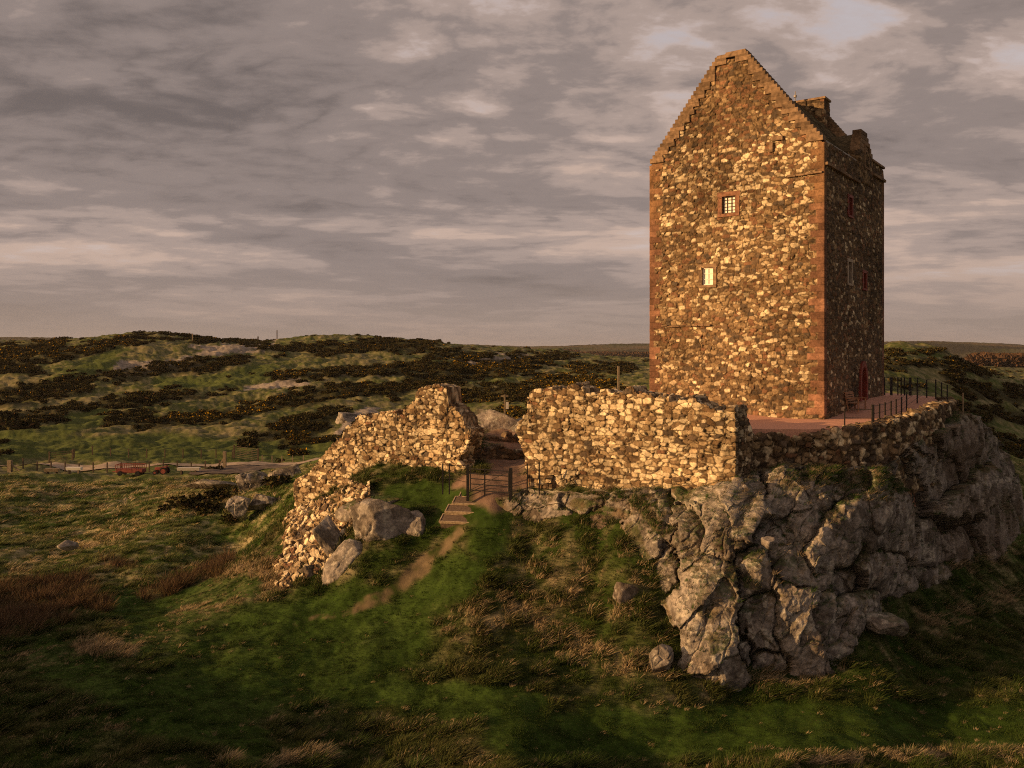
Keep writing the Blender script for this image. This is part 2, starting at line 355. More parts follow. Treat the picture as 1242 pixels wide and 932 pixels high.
# ------------------------------------------------------------------ the tower
TP = np.array([15.48, 44.0]); TT = np.array([-.81, .586]); TT /= np.linalg.norm(TT); TS = np.array([-TT[1], TT[0]])*-1
TS = np.array([.586, .81]); TS /= np.linalg.norm(TS); TW, TL = 9.6, 11.96
NF = -TS; NS = -TT                                # outward normals of the gable front and of the long side
def tw(t, s, z): return np.array([TP[0]+TT[0]*t+TS[0]*s, TP[1]+TT[1]*t+TS[1]*s, z])
def tw_arr(t, s, z): return np.stack([TP[0]+TT[0]*t+TS[0]*s, TP[1]+TT[1]*t+TS[1]*s, z], -1)
def t_of(px):
    k = (px-CX)/F0; return (TP[0]-k*TP[1])/(-TT[0]+k*TT[1])
def s_of(px):
    k = (px-CX)/F0; return (k*TP[1]-TP[0])/(TS[0]-k*TS[1])
def z_at(py, Y): return (HY-py)/F0*Y
EAVE, APEX, ZB = 10.67, 15.72, -4.2
def gable_top(t):
    a = np.minimum(t, TW-t); return EAVE+np.clip((a-.10)/3.95, 0, 1)*(APEX-EAVE)
A3 = lambda v: np.array([v[0], v[1], 0.0])
T3, S3, NF3, NS3, Z3 = A3(TT), A3(TS), A3(NF), A3(NS), np.array([0,0,1.0])

def build_tower():
    base = tw(TW/2, TL/2, -3.2)
    root = empty('stone_tower', base, 'tall ruined stone tower house with crow stepped gables on the crag', 'tower')
    nv = 520
    tq = np.linspace(0, TW, 330); sq = np.linspace(0, TL, 250); tb = np.linspace(TW, 0, 60); sb = np.linspace(TL, 0, 60)
    side_top = lambda s: EAVE-.05+.5*sstep(8.95, 9.15, s)*sstep(TL-.02, TL-.3, s)
    sheets = [(tq[::-1], np.zeros(330), gable_top(tq[::-1])-.14), (np.zeros(250), sq, side_top(sq)), (tb[::-1], np.full(60, TL), gable_top(tb)-.14), (np.full(60, TW), sb, np.full(60, EAVE-.14))]
    sheets[1][2][[0,-1]] = EAVE-.14
    Vs, Fs, Ls, b = [], [], [], 0
    for t, s, top in sheets:
        v = np.linspace(0, 1, nv)[None,:]; z = ZB+(top[:,None]-ZB)*v
        t2 = np.repeat(t[:,None], nv, 1); s2 = np.repeat(s[:,None], nv, 1)
        Vs.append(tw_arr(t2, s2, z).reshape(-1,3)); Ls.append(np.stack([t2, s2, z], -1).reshape(-1,3)); Fs.append(grid_faces(len(t), nv, b)); b += len(t)*nv
    V = np.concatenate(Vs); Q = np.concatenate(Ls); Fc = np.concatenate(Fs)
    k = np.round(V/1e-4).astype(np.int64); _, first, inv = np.unique(k, axis=0, return_index=True, return_inverse=True)
    V = V[first]; Q = Q[first]; Fc = inv.reshape(-1)[Fc]
    N = vnormals(V, Fc); fm = (np.abs(Q[:,1]) < 1e-6)&(Q[:,0] > .5)&(Q[:,0] < TW-.5)
    if (N[fm]@NF3).mean() < 0: Fc = Fc[:,::-1]
    # openings
    fc = Q[Fc].mean(1); cut = np.zeros(len(fc), bool)
    W1 = (t_of(892), t_of(876), z_at(258,46.6), z_at(237,46.6)); W2 = (t_of(865), t_of(852), z_at(346,47.6), z_at(325,47.6))
    SW = []
    for px, py, w, h, kind in ((1031,251,.62,.95,'red'),(1030.5,331,.62,1.15,'buff'),(1048.5,341,.55,.85,'red')):
        s = s_of(px); z = z_at(py, TP[1]+TS[1]*s); SW.append((s-w/2, s+w/2, z-h/2, z+h/2, kind))
    ds = s_of(1046); DO = (ds-.55, ds+.55, -2.75, -.75)
    for t0,t1,z0,z1 in (W1, W2): cut |= (fc[:,1] < .01)&(fc[:,0] > t0-.04)&(fc[:,0] < t1+.04)&(fc[:,2] > z0-.04)&(fc[:,2] < z1+.04)
    for s0,s1,z0,z1 in [w[:4] for w in SW]+[DO]: cut |= (fc[:,0] < .01)&(fc[:,1] > s0-.05)&(fc[:,1] < s1+.05)&(fc[:,2] > z0-.05)&(fc[:,2] < z1+.05)
    # dressed corner blocks
    course = np.floor((Q[:,2]+20)/.34); cf = (Q[:,2]+20)/.34-course
    lr = hsh(course, course*0, course*0, 77); ll = hsh(course, course*0+3, course*0, 78)
    on_front = Q[:,1] < 1e-6; on_side = (Q[:,0] < 1e-6)&~on_front
    fr = np.minimum(Q[:,0], 9); lf = np.minimum(TW-Q[:,0], 9)
    Ln = .40+.34*np.where(course%2 == 0, 1, 0)+.22*(lr-.5); Lm = .36+.32*np.where(course%2 == 1, 1, 0)+.22*(ll-.5)
    qm = np.where(on_front, np.maximum(1-sstep(Ln-.03, Ln+.03, fr), 1-sstep(Lm-.03, Lm+.03, lf)), 0)
    qm = np.maximum(qm, np.where(on_side, np.maximum(1-sstep(.32,.36,Q[:,1]), 1-sstep(.45,.5,TL-Q[:,1])), 0))
    qm = qm*(Q[:,2] > -3.0+.0*lr)*(Q[:,2] < EAVE+.3)
    qj = np.minimum(sstep(0,.06,cf), 1-sstep(.94,1,cf))
    qa = np.array([.20,.108,.070])[None]*(.5+.95*lr[:,None]); qb = np.array([.20,.115,.062])[None]*(.8+.4*ll[:,None])
    qc = mix(qa, qb, sstep(6.5, 9.5, Q[:,2]+3*(lr-.5)))
    def colfn(Q, r, r2):
        t, s, z = Q.T; zz = z+1.1*fbm2(t/1.6, z/1.6+s, 3, 91)
        p = np.interp(zz, [-3.4,-2.4,0,3,4.4,6,9,10.6,11.6,12.6,15], [.10,.20,.27,.30,.26,.38,.46,.40,.18,.05,.02])
        p = p+.10*fbm2(t/2.2+4, z/2.2, 3, 93)-.07*sstep(4.5,9,t)*(z>0)
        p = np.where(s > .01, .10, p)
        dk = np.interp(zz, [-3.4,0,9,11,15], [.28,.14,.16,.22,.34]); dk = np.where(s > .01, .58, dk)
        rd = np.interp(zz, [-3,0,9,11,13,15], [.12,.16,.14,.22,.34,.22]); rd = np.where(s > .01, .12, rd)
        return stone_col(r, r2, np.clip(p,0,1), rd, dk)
    # the stones lie flatter and larger towards the foot
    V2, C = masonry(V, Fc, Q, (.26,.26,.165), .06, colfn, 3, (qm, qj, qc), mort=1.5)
    # rubble plinth bulging at the foot of the front
    foot = sstep(-2.2, -3.3, Q[:,2])*np.where(on_front, 1, 0)*sstep(.1,.9,Q[:,0])
    V2 += NF3[None]*(foot*.22)[:,None]
    Fc = Fc[~cut]
    link('wall', mesh_np('tower_wall', V2-base, Fc, M['masonry'], C), root)
    # stepped gable copings
    for nm, s0, out in (('front', 0, -1), ('back', TL, 1)):
        for sd in (0, 1):
            mb = MB(); n = 26
            for i in range(n):
                a0 = .04+i*3.98/n; zt = EAVE+.02+(i+1)*(APEX+.06-EAVE)/n; ln = (.62 if i%2 else .80)+.12*random.random()
                a1 = min(a0+ln, TW/2-.9 if i < n-2 else TW/2)
                t0, t1 = (a0, a1) if sd == 0 else (TW-a0, TW-a1)
                pr = .045+.02*random.random()
                c = tw((t0+t1)/2, s0-out*.22+out*pr, zt-.13)
                mb.box(c, (abs(t1-t0)-.012, .5, .255+.0*i), T3, S3, Z3)
            link('crow_steps', mb.mesh('crow_steps', M['buff'], .015), root).location = -base
    mb = MB(); mb.box(tw(TW/2, .22, APEX+.05), (1.62, .62, .2), T3, S3, Z3); mb.box(tw(TW/2-.22, .22, APEX+.19), (1.12, .56, .1), T3, S3, Z3)
    link('cope_stone', mb.mesh('cope_stone', M['buff'], .02), root).location = -base
    # roof of stone slates
    for sd in (0, 1):
        na, ns = 130, 240
        a = np.linspace(.30, TW/2, na)[:,None].repeat(ns,1); s = np.linspace(.42, TL-.4, ns)[None].repeat(na,0)
        z = EAVE-.12+(a-.30)*(15.62-EAVE+.12)/(TW/2-.3)+.22*np.sin(np.pi*np.clip((a-.3)/4.5,0,1))-.10*np.sin(np.pi*(s/TL))
        t = a if sd == 0 else TW-a
        V = tw_arr(t, s, z).reshape(-1,3); Q = np.stack([t, s, z], -1).reshape(-1,3); Fc = grid_faces(na, ns)
        if vnormals(V, Fc)[:,2].mean() < 0: Fc = Fc[:,::-1]
        row = np.floor(a/.24).ravel(); saw = (a/.24).ravel()-row
        def rc(Q, r, r2): return np.array([.085,.068,.036])[None]*(.6+.8*r[:,None])*(1+.0*r2[:,None])
        V2, C = masonry(V, Fc, Q, (.26,.34,.4), .07, rc, 21+sd)
        V2[:,2] += .05*(1-saw); C = mix(C, np.array([[.06,.06,.02]]), np.clip(fbm3(Q*.8, 3, 5)*.9, 0, .8))
        link('roof', mesh_np('tower_roof', V2-base, Fc, M['masonry'], C), root)
    # rear chimney head, built of rubble
    cw, cd, c0, c1 = 3.0, 1.1, 13.2, 15.8
    rb = rubble_box(tw(4.75, TL-.42, 0), T3, S3, cw, cd, c0, c1, .06, 31, .20)
    o = link('chimney', mesh_np('chimney', rb[0]-base, rb[1], M['masonry'], rb[2]), root)
    mb = MB(); mb.box(tw(4.75, TL-.42, c1+.06), (cw+.16, cd+.16, .14), T3, S3, Z3); q = link('chimney_cap', mb.mesh('chimney_cap', M['buff'], .02), o); q.location = -base
    mb = MB(); mb.bar(tw(4.85, TL-1.6, 15.2), tw(4.85, TL-1.6, 16.35), .06, n=8); mb.cyl(tw(4.85, TL-1.6, 16.05), (0,0,1), .10, .12, 10); link('finial', mb.mesh('finial', M['lead']), root).location = -base
    # roof gutter stones along the wall head and string course below
    mb = MB(); mb.bar(tw(.16, .45, EAVE+.03), tw(.16, 6.25, EAVE+.03), .10, .12); link('wallhead_gutter', mb.mesh('wallhead_gutter', M['lead']), root).location = -base
    mb = MB(); 
    for i in range(13): mb.box(tw(-.05, .25+i*.47, 9.46+.02*random.random()), (.24, .455, .15), T3, S3, Z3)
    link('string_course', mb.mesh('string_course', M['buff'], .015), root).location = -base; mb = MB()
    for i in range(6): mb.box(tw(-.05, 9.3+i*.46, 10.42), (.24, .445, .16), T3, S3, Z3)
    link('string_course', mb.mesh('string_course', M['buff'], .015), root).location = -base; mb = MB()
    for i in range(4): mb.box(tw(.12, 9.25+i*.7, 11.2), (.5, .68, .14), T3, S3, Z3)
    link('parapet_cope', mb.mesh('parapet_cope', M['buff'], .015), root).location = -base; mb = MB()
    for i in range(4): mb.box(tw(.3+i*.44, -.055, 9.05-.015*i), (.43, .13, .10), T3, S3, Z3)
    link('string_course', mb.mesh('string_course', M['buff'], .015), root).location = -base; mb = MB()
    for i in range(8): mb.box(tw(6.15+i*.36, -.045, 1.52+.05*random.random()), (.34, .14, .085), T3, S3, Z3)
    link('string_course', mb.mesh('string_course', M['buff'], .015), root).location = -base
    # dormer on the wall head
    s0, s1 = 6.35, 9.1; dmid = 7.75; zt = 12.35
    hb = rubble_box(tw(.22, (s0+s1)/2, 0), S3, -T3, s1-s0, .56, 9.6, 11.35, .05, 41, .06, front_win=None)
    dr = link('dormer', mesh_np('dormer', hb[0]-base, hb[1], M['masonry'], hb[2]), root)
    mb = MB()
    for i in range(5):
        w = (s1-s0)*(1-i*.135); mb.box(tw(.23, dmid-.08*i, 11.45+i*.25), (w, .56-.015*i, .245), S3, T3, Z3)
    link('dormer_gable', mb.mesh('dormer_gable', M['buff'], .02), dr).location = -base
    mb = MB(); zr = 12.42
    for sg in (0,1):
        e = s0-.05 if sg == 0 else s1+.05
        mb.prism([tw(.48, e, 11.2), tw(.48, dmid, zr), tw(1.95, dmid, zr), tw(.85, e, 11.2)], (0,0,.12))
    mb.prism([tw(.45, s0+.02, 10.3), tw(.45, s0+.02, 11.05), tw(.75, s0+.02, 11.05), tw(.35, s0+.02, 10.3)], S3*.1)
    link('dormer_roof', mb.mesh('dormer_roof', M['slate']), dr).location = -base
    mb = MB(); mb.bar(tw(.5, s0-.06, 11.08), tw(2.2, s0-.9, 11.5), .12, .08); link('flashing', mb.mesh('flashing', M['lead']), dr).location = -base
    window(root, base, 's', dmid+.05-.36, dmid+.05+.36, 10.55, 11.75, M['buff'], .12, proud=.11, pane='dark', depth=.12, frame=M['lead'])
    # windows and door
    window(root, base, 't', *W1, M['sand'], .24, proud=.05, pane='white', bars=(2,4), depth=.13)
    window(root, base, 't', *W2, M['buff'], .20, proud=.045, pane='white', bars=(1,2), frame=M['white'], depth=.12)
    for s0_,s1_,z0,z1,kd in SW: window(root, base, 's', s0_, s1_, z0, z1, M['paint_red'] if kd == 'red' else M['pale'], .17, proud=.05, pane='dark', depth=.2)
    # drain slot high in the gable and beam stone
    mb = MB(); t_ = t_of(943); z_ = z_at(172, 45.5)
    mb.box(tw(t_, -.03, z_+.12), (.62,.2,.22), T3, S3, Z3); mb.box(tw(t_+.3, -.03, z_-.28), (.2,.18,.5), T3, S3, Z3); link('corbel', mb.mesh('corbel', M['buff'], .02), root).location = -base
    # arched door
    out, inn = [], []
    def arch(w, h, n=7):
        pts = [(-w, 0)]; spring = h-w*1.75
        for i in range(n+1): a = i/n; pts.append((-w*math.cos(a*math.pi/2)**.8 if i < n else 0, spring+(h-spring)*math.sin(a*math.pi/2)))
        return pts+[(-x, y) for x, y in pts[::-1][1:]]
    o_, i_ = arch(.78, 2.35), arch(.5, 2.0); zb = -2.72
    mb = MB()
    for k in range(len(o_)-1):
        q = [tw(-.12, ds+p[0], zb+p[1]) for p in (o_[k], o_[k+1], i_[k+1], i_[k])]; mb.prism(q, T3*.45)
    pn = MB(); pn.prism([tw(.30, ds+p[0], zb+p[1]) for p in i_], T3*.06)
    d_ = link('door', pn.mesh('door', M['paint_red']), root); d_.location = -base
    q = link('door_surround', mb.mesh('door_surround', M['paint_red'], .01), d_); q.location = (0,0,0)
    return root

def rubble_box(c, X, Yd, w, d, z0, z1, res, k, ppale, front_win=None):
    """a block of rubble: width w along X, depth d along Yd"""
    nx, ny, nz = max(6,int(w/res)), max(5,int(d/res)), max(6,int((z1-z0)/res)); Vs, Fs, b = [], [], 0
    xs = np.linspace(-w/2, w/2, nx); ys = np.linspace(-d/2, d/2, ny); zs = np.linspace(z0, z1, nz)
    def add(a, b_, fn):
        nonlocal b
        A, B = np.meshgrid(a, b_, indexing='ij'); P = fn(A, B).reshape(-1,3); Vs.append(P); Fs.append((len(a), len(b_), b)); b += len(P)
    add(xs, zs, lambda A,B: np.stack([A, A*0-d/2, B], -1)); add(xs, zs, lambda A,B: np.stack([A, A*0+d/2, B], -1))
    add(ys, zs, lambda A,B: np.stack([A*0-w/2, A, B], -1)); add(ys, zs, lambda A,B: np.stack([A*0+w/2, A, B], -1))
    add(xs, ys, lambda A,B: np.stack([A, B, A*0+z1], -1)); add(xs, ys, lambda A,B: np.stack([A, B, A*0+z0], -1))
    L = np.concatenate(Vs); fl = [False, True, True, False, False, True]; Fc = np.concatenate([grid_faces(n, m, o, f) for (n, m, o), f in zip(Fs, fl)])
    L, Fc = weld(L, Fc); N = vnormals(L, Fc)
    ctr = np.array([0,0,(z0+z1)/2])
    if ((L-ctr)*N).sum(1).mean() < 0: Fc = Fc[:,::-1]
    V2, C = masonry(L, Fc, L+k*3.7, (.34,.34,.24), .08, lambda Q,r,r2: stone_col(r, r2, ppale, .15, .3), k)
    W = np.array(c)[None]*np.array([1,1,0])+V2[:,:1]*np.array(X)[None]+V2[:,1:2]*np.array(Yd)[None]+V2[:,2:]*Z3[None]
    return W, Fc, C

def window(root, base, ax, a0, a1, z0, z1, smat, sw, proud=.05, pane='dark', bars=(1,1), depth=.26, frame=None):
    P = (lambda a, d, z: tw(a, d, z)) if ax == 't' else (lambda a, d, z: tw(d, a, z))
    X, D = (T3, S3) if ax == 't' else (S3, T3)
    am, zm, w, h = (a0+a1)/2, (z0+z1)/2, a1-a0, z1-z0; th = depth+.1+proud; dc = th/2-proud
    pm = {'white': M['white'], 'dark': M['dark']}[pane]
    mb = MB(); mb.box(P(am, depth, zm), (w+.06, .03, h+.06), X, D, Z3)
    win = link('window', mb.mesh('window_pane', pm), root); win.location = -base
    mb = MB()
    mb.box(P(am, dc, z1+sw/2), (w+2*sw*1.15, th, sw), X, D, Z3); mb.box(P(am, dc-.01, z0-sw*.35), (w+2*sw, th+.02, sw*.7), X, D, Z3)
    mb.box(P(a0-sw/2, dc-.004, zm), (sw, th-.008, h-.004), X, D, Z3); mb.box(P(a1+sw/2, dc-.004, zm), (sw, th-.008, h-.004), X, D, Z3)
    link('surround', mb.mesh('window_surround', smat, .012), win)
    mb = MB(); fw = .05
    for s_ in (-1,1):
        mb.box(P(am+s_*(w/2-fw/2), depth-.045, zm), (fw, .05, h), X, D, Z3); mb.box(P(am, depth-.046, zm+s_*(h/2-fw/2)), (w-2*fw, .05, fw), X, D, Z3)
    for i in range(bars[0]): mb.box(P(a0+w*(i+1)/(bars[0]+1), depth-.043, zm), (.028, .03, h-2*fw), X, D, Z3)
    for i in range(bars[1]): mb.box(P(am, depth-.042, z0+h*(i+1)/(bars[1]+1)), (w-2*fw, .026, .028), X, D, Z3)
    link('glazing_bars', mb.mesh('glazing_bars', frame or M['postdark']), win)
    return win

# ------------------------------------------------------------------ ruined walls
def ruin_wall(name, A, B, th, top_pts, bot, res=.031, cell=(.32,.32,.175), depth=.082, k=0, pale=.45, back=None, off0=None, off1=None, rag=.19, parent=None, origin=None, dark=.07, red=.03, crest_cell=.42):
    """A->B seen left end first or right end first; top_pts = [(u, z)]; off0/off1 = [(z, du)] ragged ends"""
    A = np.array(A, float); B = np.array(B, float); L = np.linalg.norm(B-A); X = (B-A)/L
    Bk = np.array(back if back is not None else (.586,.81), float); Bk -= X*(Bk@X); Bk /= np.linalg.norm(Bk)
    nu = int(L/res)+2; u = np.linspace(0, L, nu)
    tp = np.array(sorted(top_pts)); top = np.interp(u, tp[:,0], tp[:,1])
    ci = np.floor(u/crest_cell); cw = .5+.0*u
    top = top+rag*(hsh(ci, ci*0, ci*0, k+5)-.5)*2*sstep(0,.12,(u/crest_cell-ci))*1.0+.04*noise2(u*6, u*0, k)
    bt = bot(u) if callable(bot) else np.full(nu, bot)
    nv = int((top-bt).max()/res)+2; nw = max(6, int(th/(res*1.6)))
    v = np.linspace(0, 1, nv); w = np.linspace(0, th, nw)
    Zg = bt[:,None]+(top-bt)[:,None]*v[None]
    U2 = u[:,None].repeat(nv,1)
    fr = np.stack([U2, U2*0, Zg], -1); bk = np.stack([U2, U2*0+th, Zg], -1)
    tpm = np.stack([u[:,None].repeat(nw,1), w[None].repeat(nu,0), top[:,None].repeat(nw,1)], -1)
    e0 = np.stack([np.zeros((nw,nv)), w[:,None].repeat(nv,1), Zg[0][None].repeat(nw,0)], -1); e1 = e0.copy(); e1[...,0] = L; e1[...,2] = Zg[-1][None]
    parts = [(fr,False),(bk,True),(tpm,False),(e0,True),(e1,False)]; Vs=[];Fs=[];b=0
    for G, fl in parts:
        Vs.append(G.reshape(-1,3)); Fs.append(grid_faces(G.shape[0], G.shape[1], b, fl)); b += G.shape[0]*G.shape[1]
    Lc = np.concatenate(Vs); Fc = np.concatenate(Fs); Lc, Fc = weld(Lc, Fc)
    N = vnormals(Lc, Fc); m = (Lc[:,1] < 1e-6)&(Lc[:,0] > .1)&(Lc[:,0] < L-.1)
    if N[m][:,1].mean() > 0: Fc = Fc[:,::-1]
    V = Lc.copy()
    for off, sg in ((off0, 0), (off1, 1)):
        if off is not None:
            o = np.array(sorted(off)); du = np.interp(V[:,2], o[:,0], o[:,1]); q = V[:,0] if sg == 0 else L-V[:,0]
            V[:,0] += du*np.clip(1-q/1.8, 0, 1)
    # a ruin's face is not a plane
    V[:,1] += .10*fbm2(V[:,0]/1.5, V[:,2]/1.5, 2, k+8)*(V[:,1] < th*.5)
    pf = pale if callable(pale) else (lambda Q: pale+.16*fbm2(Q[:,0]/1.5, Q[:,2]/1.5, 3, k+2))
    V2, C = masonry(V, Fc, V+k*1.37, cell, depth, lambda Q, r, r2: stone_col(r, r2, np.clip(pf(Q-k*1.37),0,1), red, dark), k)
    W = np.stack([A[0]+X[0]*V2[:,0]+Bk[0]*V2[:,1], A[1]+X[1]*V2[:,0]+Bk[1]*V2[:,1], V2[:,2]], 1)
    org = np.array(origin if origin is not None else ((A[0]+B[0])/2, (A[1]+B[1])/2, float(bt.mean())))
    return link(name, mesh_np(name, W-org, Fc, M['masonry'], C), parent, org if parent is None else None), org

C0 = np.array([9.06,36.0]); C1 = np.array([.70,42.05])
def on_line(A, B, px):
    """distance along the plan line A->B, and the depth, of a pixel column"""
    A = np.array(A); B = np.array(B); L = np.linalg.norm(B-A); X = (B-A)/L; k = (px-CX)/F0
    u = (k*A[1]-A[0])/(X[0]-k*X[1]); return u, A[1]+X[1]*u
def outline(A, B, pts): 
    r = []
    for px, py in pts:
        u, Y = on_line(A, B, px); r.append((u, z_at(py, Y)))
    return r
def build_walls():
    # the long curtain wall right of the gate, from its right-hand corner leftwards
    tp = outline(C0, C1, [(892,497),(885,498),(868,495),(850,491),(838,485),(815,483),(800,481),(775,478),(765,474),(745,477),(722,477),(706,472),(699,467),(692,470),(668,474),(652,475),(643,478),(638,480)])
    wl, org = ruin_wall('ruined_wall', C0, C1, 1.25, tp, lambda u: -6.2-.085*u, k=61, pale=.60, off1=[(z_at(480,42),0),(z_at(500,42),-.05),(z_at(520,42),.62),(z_at(535,42),.45),(z_at(556,42),.1),(z_at(600,42),-.15)])
    tag(wl, 'long sunlit rubble curtain wall between the gate and the terrace corner', 'wall')
    rA = C0+np.array([.586,.81])*.9+np.array([.02,-.01]); rB = C0+np.array([.586,.81])*2.7
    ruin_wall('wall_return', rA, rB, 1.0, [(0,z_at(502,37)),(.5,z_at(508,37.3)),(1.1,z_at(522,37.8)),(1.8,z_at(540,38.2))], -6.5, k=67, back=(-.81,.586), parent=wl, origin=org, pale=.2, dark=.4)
    # the broken wall left of the gate
    A = np.array([-2.05,43.6]); B = np.array([-12.35,50.2])
    tp = outline(A, B, [(570,520),(566,514),(558,506),(550,498),(543,491),(541.5,471),(532,469),(516,469),(506,475),(501,486),(503,492),(488,501),(470,502),(450,503),(441,500),(428,512),(414,527),(404,537),(392,552),(383,562),(372,575),(364,581),(359,583)])
    def bot(u): return np.interp(u, [0,1,3,5,7,9,11,12.4], [-7.2,-7.1,-7.2,-7.6,-8.8,-10.2,-11.6,-12.2])
    w2, org2 = ruin_wall('ruined_wall', A, B, 1.15, tp, bot, k=71, pale=.60, back=(.55,.83), off0=[(z_at(500,43.6),0),(z_at(530,43.6),-.05),(z_at(545,43.6),.3),(z_at(560,43.6),.75),(z_at(570,43.6),.2),(z_at(596,43.6),.0)])
    tag(w2, 'broken sunlit rubble wall left of the gate with a pointed stump', 'wall')
    rA = A+np.array([-1.35,1.2]); rB = rA+np.array([1.75,2.3])
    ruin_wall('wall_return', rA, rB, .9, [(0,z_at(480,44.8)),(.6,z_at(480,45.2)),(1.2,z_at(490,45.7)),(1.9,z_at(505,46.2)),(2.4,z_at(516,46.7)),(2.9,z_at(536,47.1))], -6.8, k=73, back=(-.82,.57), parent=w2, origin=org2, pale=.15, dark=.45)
    # low walls of the courtyard buildings, seen through the gateway; their shade is put into a darker stone mix
    o, _ = ruin_wall('low_wall', (-2.3,44.9), (1.1,46.4), .8, [(0,z_at(541,45)),(1,z_at(546,45.4)),(2.0,z_at(544,45.8)),(3.7,z_at(549,46.4))], -6.9, k=81, res=.05, back=(-.5,.85), pale=.08, dark=.55)
    tag(o, 'low dark broken wall just inside the gateway', 'wall')
    o, _ = ruin_wall('low_wall', (-3.2,50.4), (1.4,51.8), .8, [(0,z_at(522,50.5)),(1.5,z_at(529,51)),(3,z_at(528,51.5)),(4.8,z_at(525,51.8))], -6.6, k=83, res=.055, back=(-.4,.9), pale=.05, dark=.6)
    tag(o, 'dark low wall at the back of the courtyard below the grey outcrop', 'wall')
    # the wall that holds up the terrace
    P = [(10.0,37.75),(12.6,37.75),(14.8,38.0),(16.9,39.1),(20.3,42.4),(24.0,47.9),(25.5,52.0)]
    tops = [(-3.46,-3.46),(-3.46,-3.12),(-3.12,-2.92),(-2.92,-2.60),(-2.55,-2.50),(-2.50,-2.62),(-2.62,-2.7)]
    root = empty('retaining_wall', (16,38,-6), 'long dark rubble wall holding up the edge of the paved terrace', 'wall')
    for i in range(len(P)-1):
        a, b = np.array(P[i]), np.array(P[i+1]); d = b-a; L = np.linalg.norm(d); n = np.array([-d[1], d[0]])/L
        ruin_wall('wall_stretch', a, b+d/L*.25, .75, [(0,tops[i][0]),(L+.25,tops[i][1])], -6.3 if i < 4 else -5.2, k=91+2*i, res=.05, back=n, parent=root, origin=(16,38,-6), pale=.30, dark=.34, rag=.09, crest_cell=.3, cell=(.33,.33,.24), depth=.13)
# ------------------------------------------------------------------ rock
def ico(sub):
    bm = bmesh.new(); bmesh.ops.create_icosphere(bm, subdivisions=sub, radius=1)
    V = np.array([v.co[:] for v in bm.verts]); Fc = np.array([[v.index for v in f.verts] for f in bm.faces]); bm.free(); return V, Fc
ICO = {s: ico(s) for s in (3,4,5,6)}
def rock_color(P, N, k, turf=0.0, warm=0.0):
    n1 = fbm3(P*.55, 4, k); n2 = fbm3(P*2.3, 4, k+3); n3 = fbm3(P*9, 3, k+7)
    c = np.array([.228,.204,.180])[None]*(1+.35*n1+.45*n2+.30*n3)[:,None]
    c = mix(c, np.array([[.15,.095,.055]]), np.clip(.38*warm+.34*fbm3(P*.8+7, 3, k+5), 0, .8))
    c = mix(c, np.array([[.42,.39,.33]]), sstep(.34,.5,fbm3(P*3.1+3, 4, k+11))*.75)      # pale lichen
    c = mix(c, np.array([[.075,.06,.045]]), sstep(.30,.55,fbm3(P*1.1-5, 4, k+13))*.65)   # dark lichen
    if turf: 
        g = sstep(.62,.85,N[:,2]+.35*fbm3(P*1.4, 3, k+17))*turf
        c = mix(c, mix(LUSH[None].repeat(len(P),0)*1.1, np.array([[.17,.12,.055]]), np.clip(.35+n2,0,1)), g)
    return np.clip(c, .01, .8)
def rock_mesh(name, seed, size, sub=5, planes=12, tilt=0, rough=.026, turf=0, warm=0, bed=None):
    rng = np.random.default_rng(seed); D, Fc = ICO[sub]
    n = rng.normal(size=(planes,3)); n[:5] = rng.normal(size=(5,3))*.35+np.array([[1,0,0],[-1,0,0],[0,-1,0],[0,1,0],[0,0,1]])
    if bed is not None: n[5] = bed; n[6] = -np.array(bed)
    n /= np.linalg.norm(n, axis=1, keepdims=True); d = rng.uniform(.60, .95, planes)
    den = D@n.T; r = np.where(den > .05, d/np.maximum(den,.05), 9)
    rr = -np.log(np.exp(-48*np.minimum(r,1.4)).sum(1))/48; rr = np.minimum(rr, 1.25)
    P = D*rr[:,None]*np.array(size)/2
    sz = min(size)
    P = P+D*(fbm3(P*1.2/sz*2+seed, 4, seed)*rough*sz*1.3+fbm3(P*4+seed, 4, seed+1, .6)*rough*.45)[:,None]
    f1, f2, _, _ = voro3(P/(sz*.62)+seed*.77+.15*np.stack([fbm3(P*2,2,1),fbm3(P*2,2,2),fbm3(P*2,2,3)],1), seed, .95, 2, 0)
    P = P-D*((1-sstep(0,.10,f2-f1))*.055*sz*np.clip(.4+fbm3(P*.9,2,seed+4),0,1))[:,None]
    c_, s_ = math.cos(tilt), math.sin(tilt); P = np.stack([P[:,0]*c_+P[:,2]*s_, P[:,1], -P[:,0]*s_+P[:,2]*c_], 1)
    a = P[Fc[:,1]]-P[Fc[:,0]]; b = P[Fc[:,2]]-P[Fc[:,0]]; fn = np.cross(a,b); N = np.zeros_like(P)
    for j in range(3): np.add.at(N, Fc[:,j], fn)
    N /= np.linalg.norm(N, axis=1, keepdims=True)
    return mesh_np(name, P, Fc, M['rock'], rock_color(P+seed*3.1, N, seed, turf, warm))
def boulder(px, py, Y, w, h, d, seed, label, tilt=0, rz=0, sub=6, turf=0, warm=0, group=None, planes=12):
    """w,h in photograph pixels, d in metres"""
    p = at(px, py, Y); s = Y/F0
    o = link('boulder' if h*s > .9 else 'rock', rock_mesh('boulder', seed, (w*s*1.12, d, h*s*1.12), sub, planes, tilt, turf=turf, warm=warm), None, p); o.rotation_euler.z = rz
    return tag(o, label, 'rock', group)

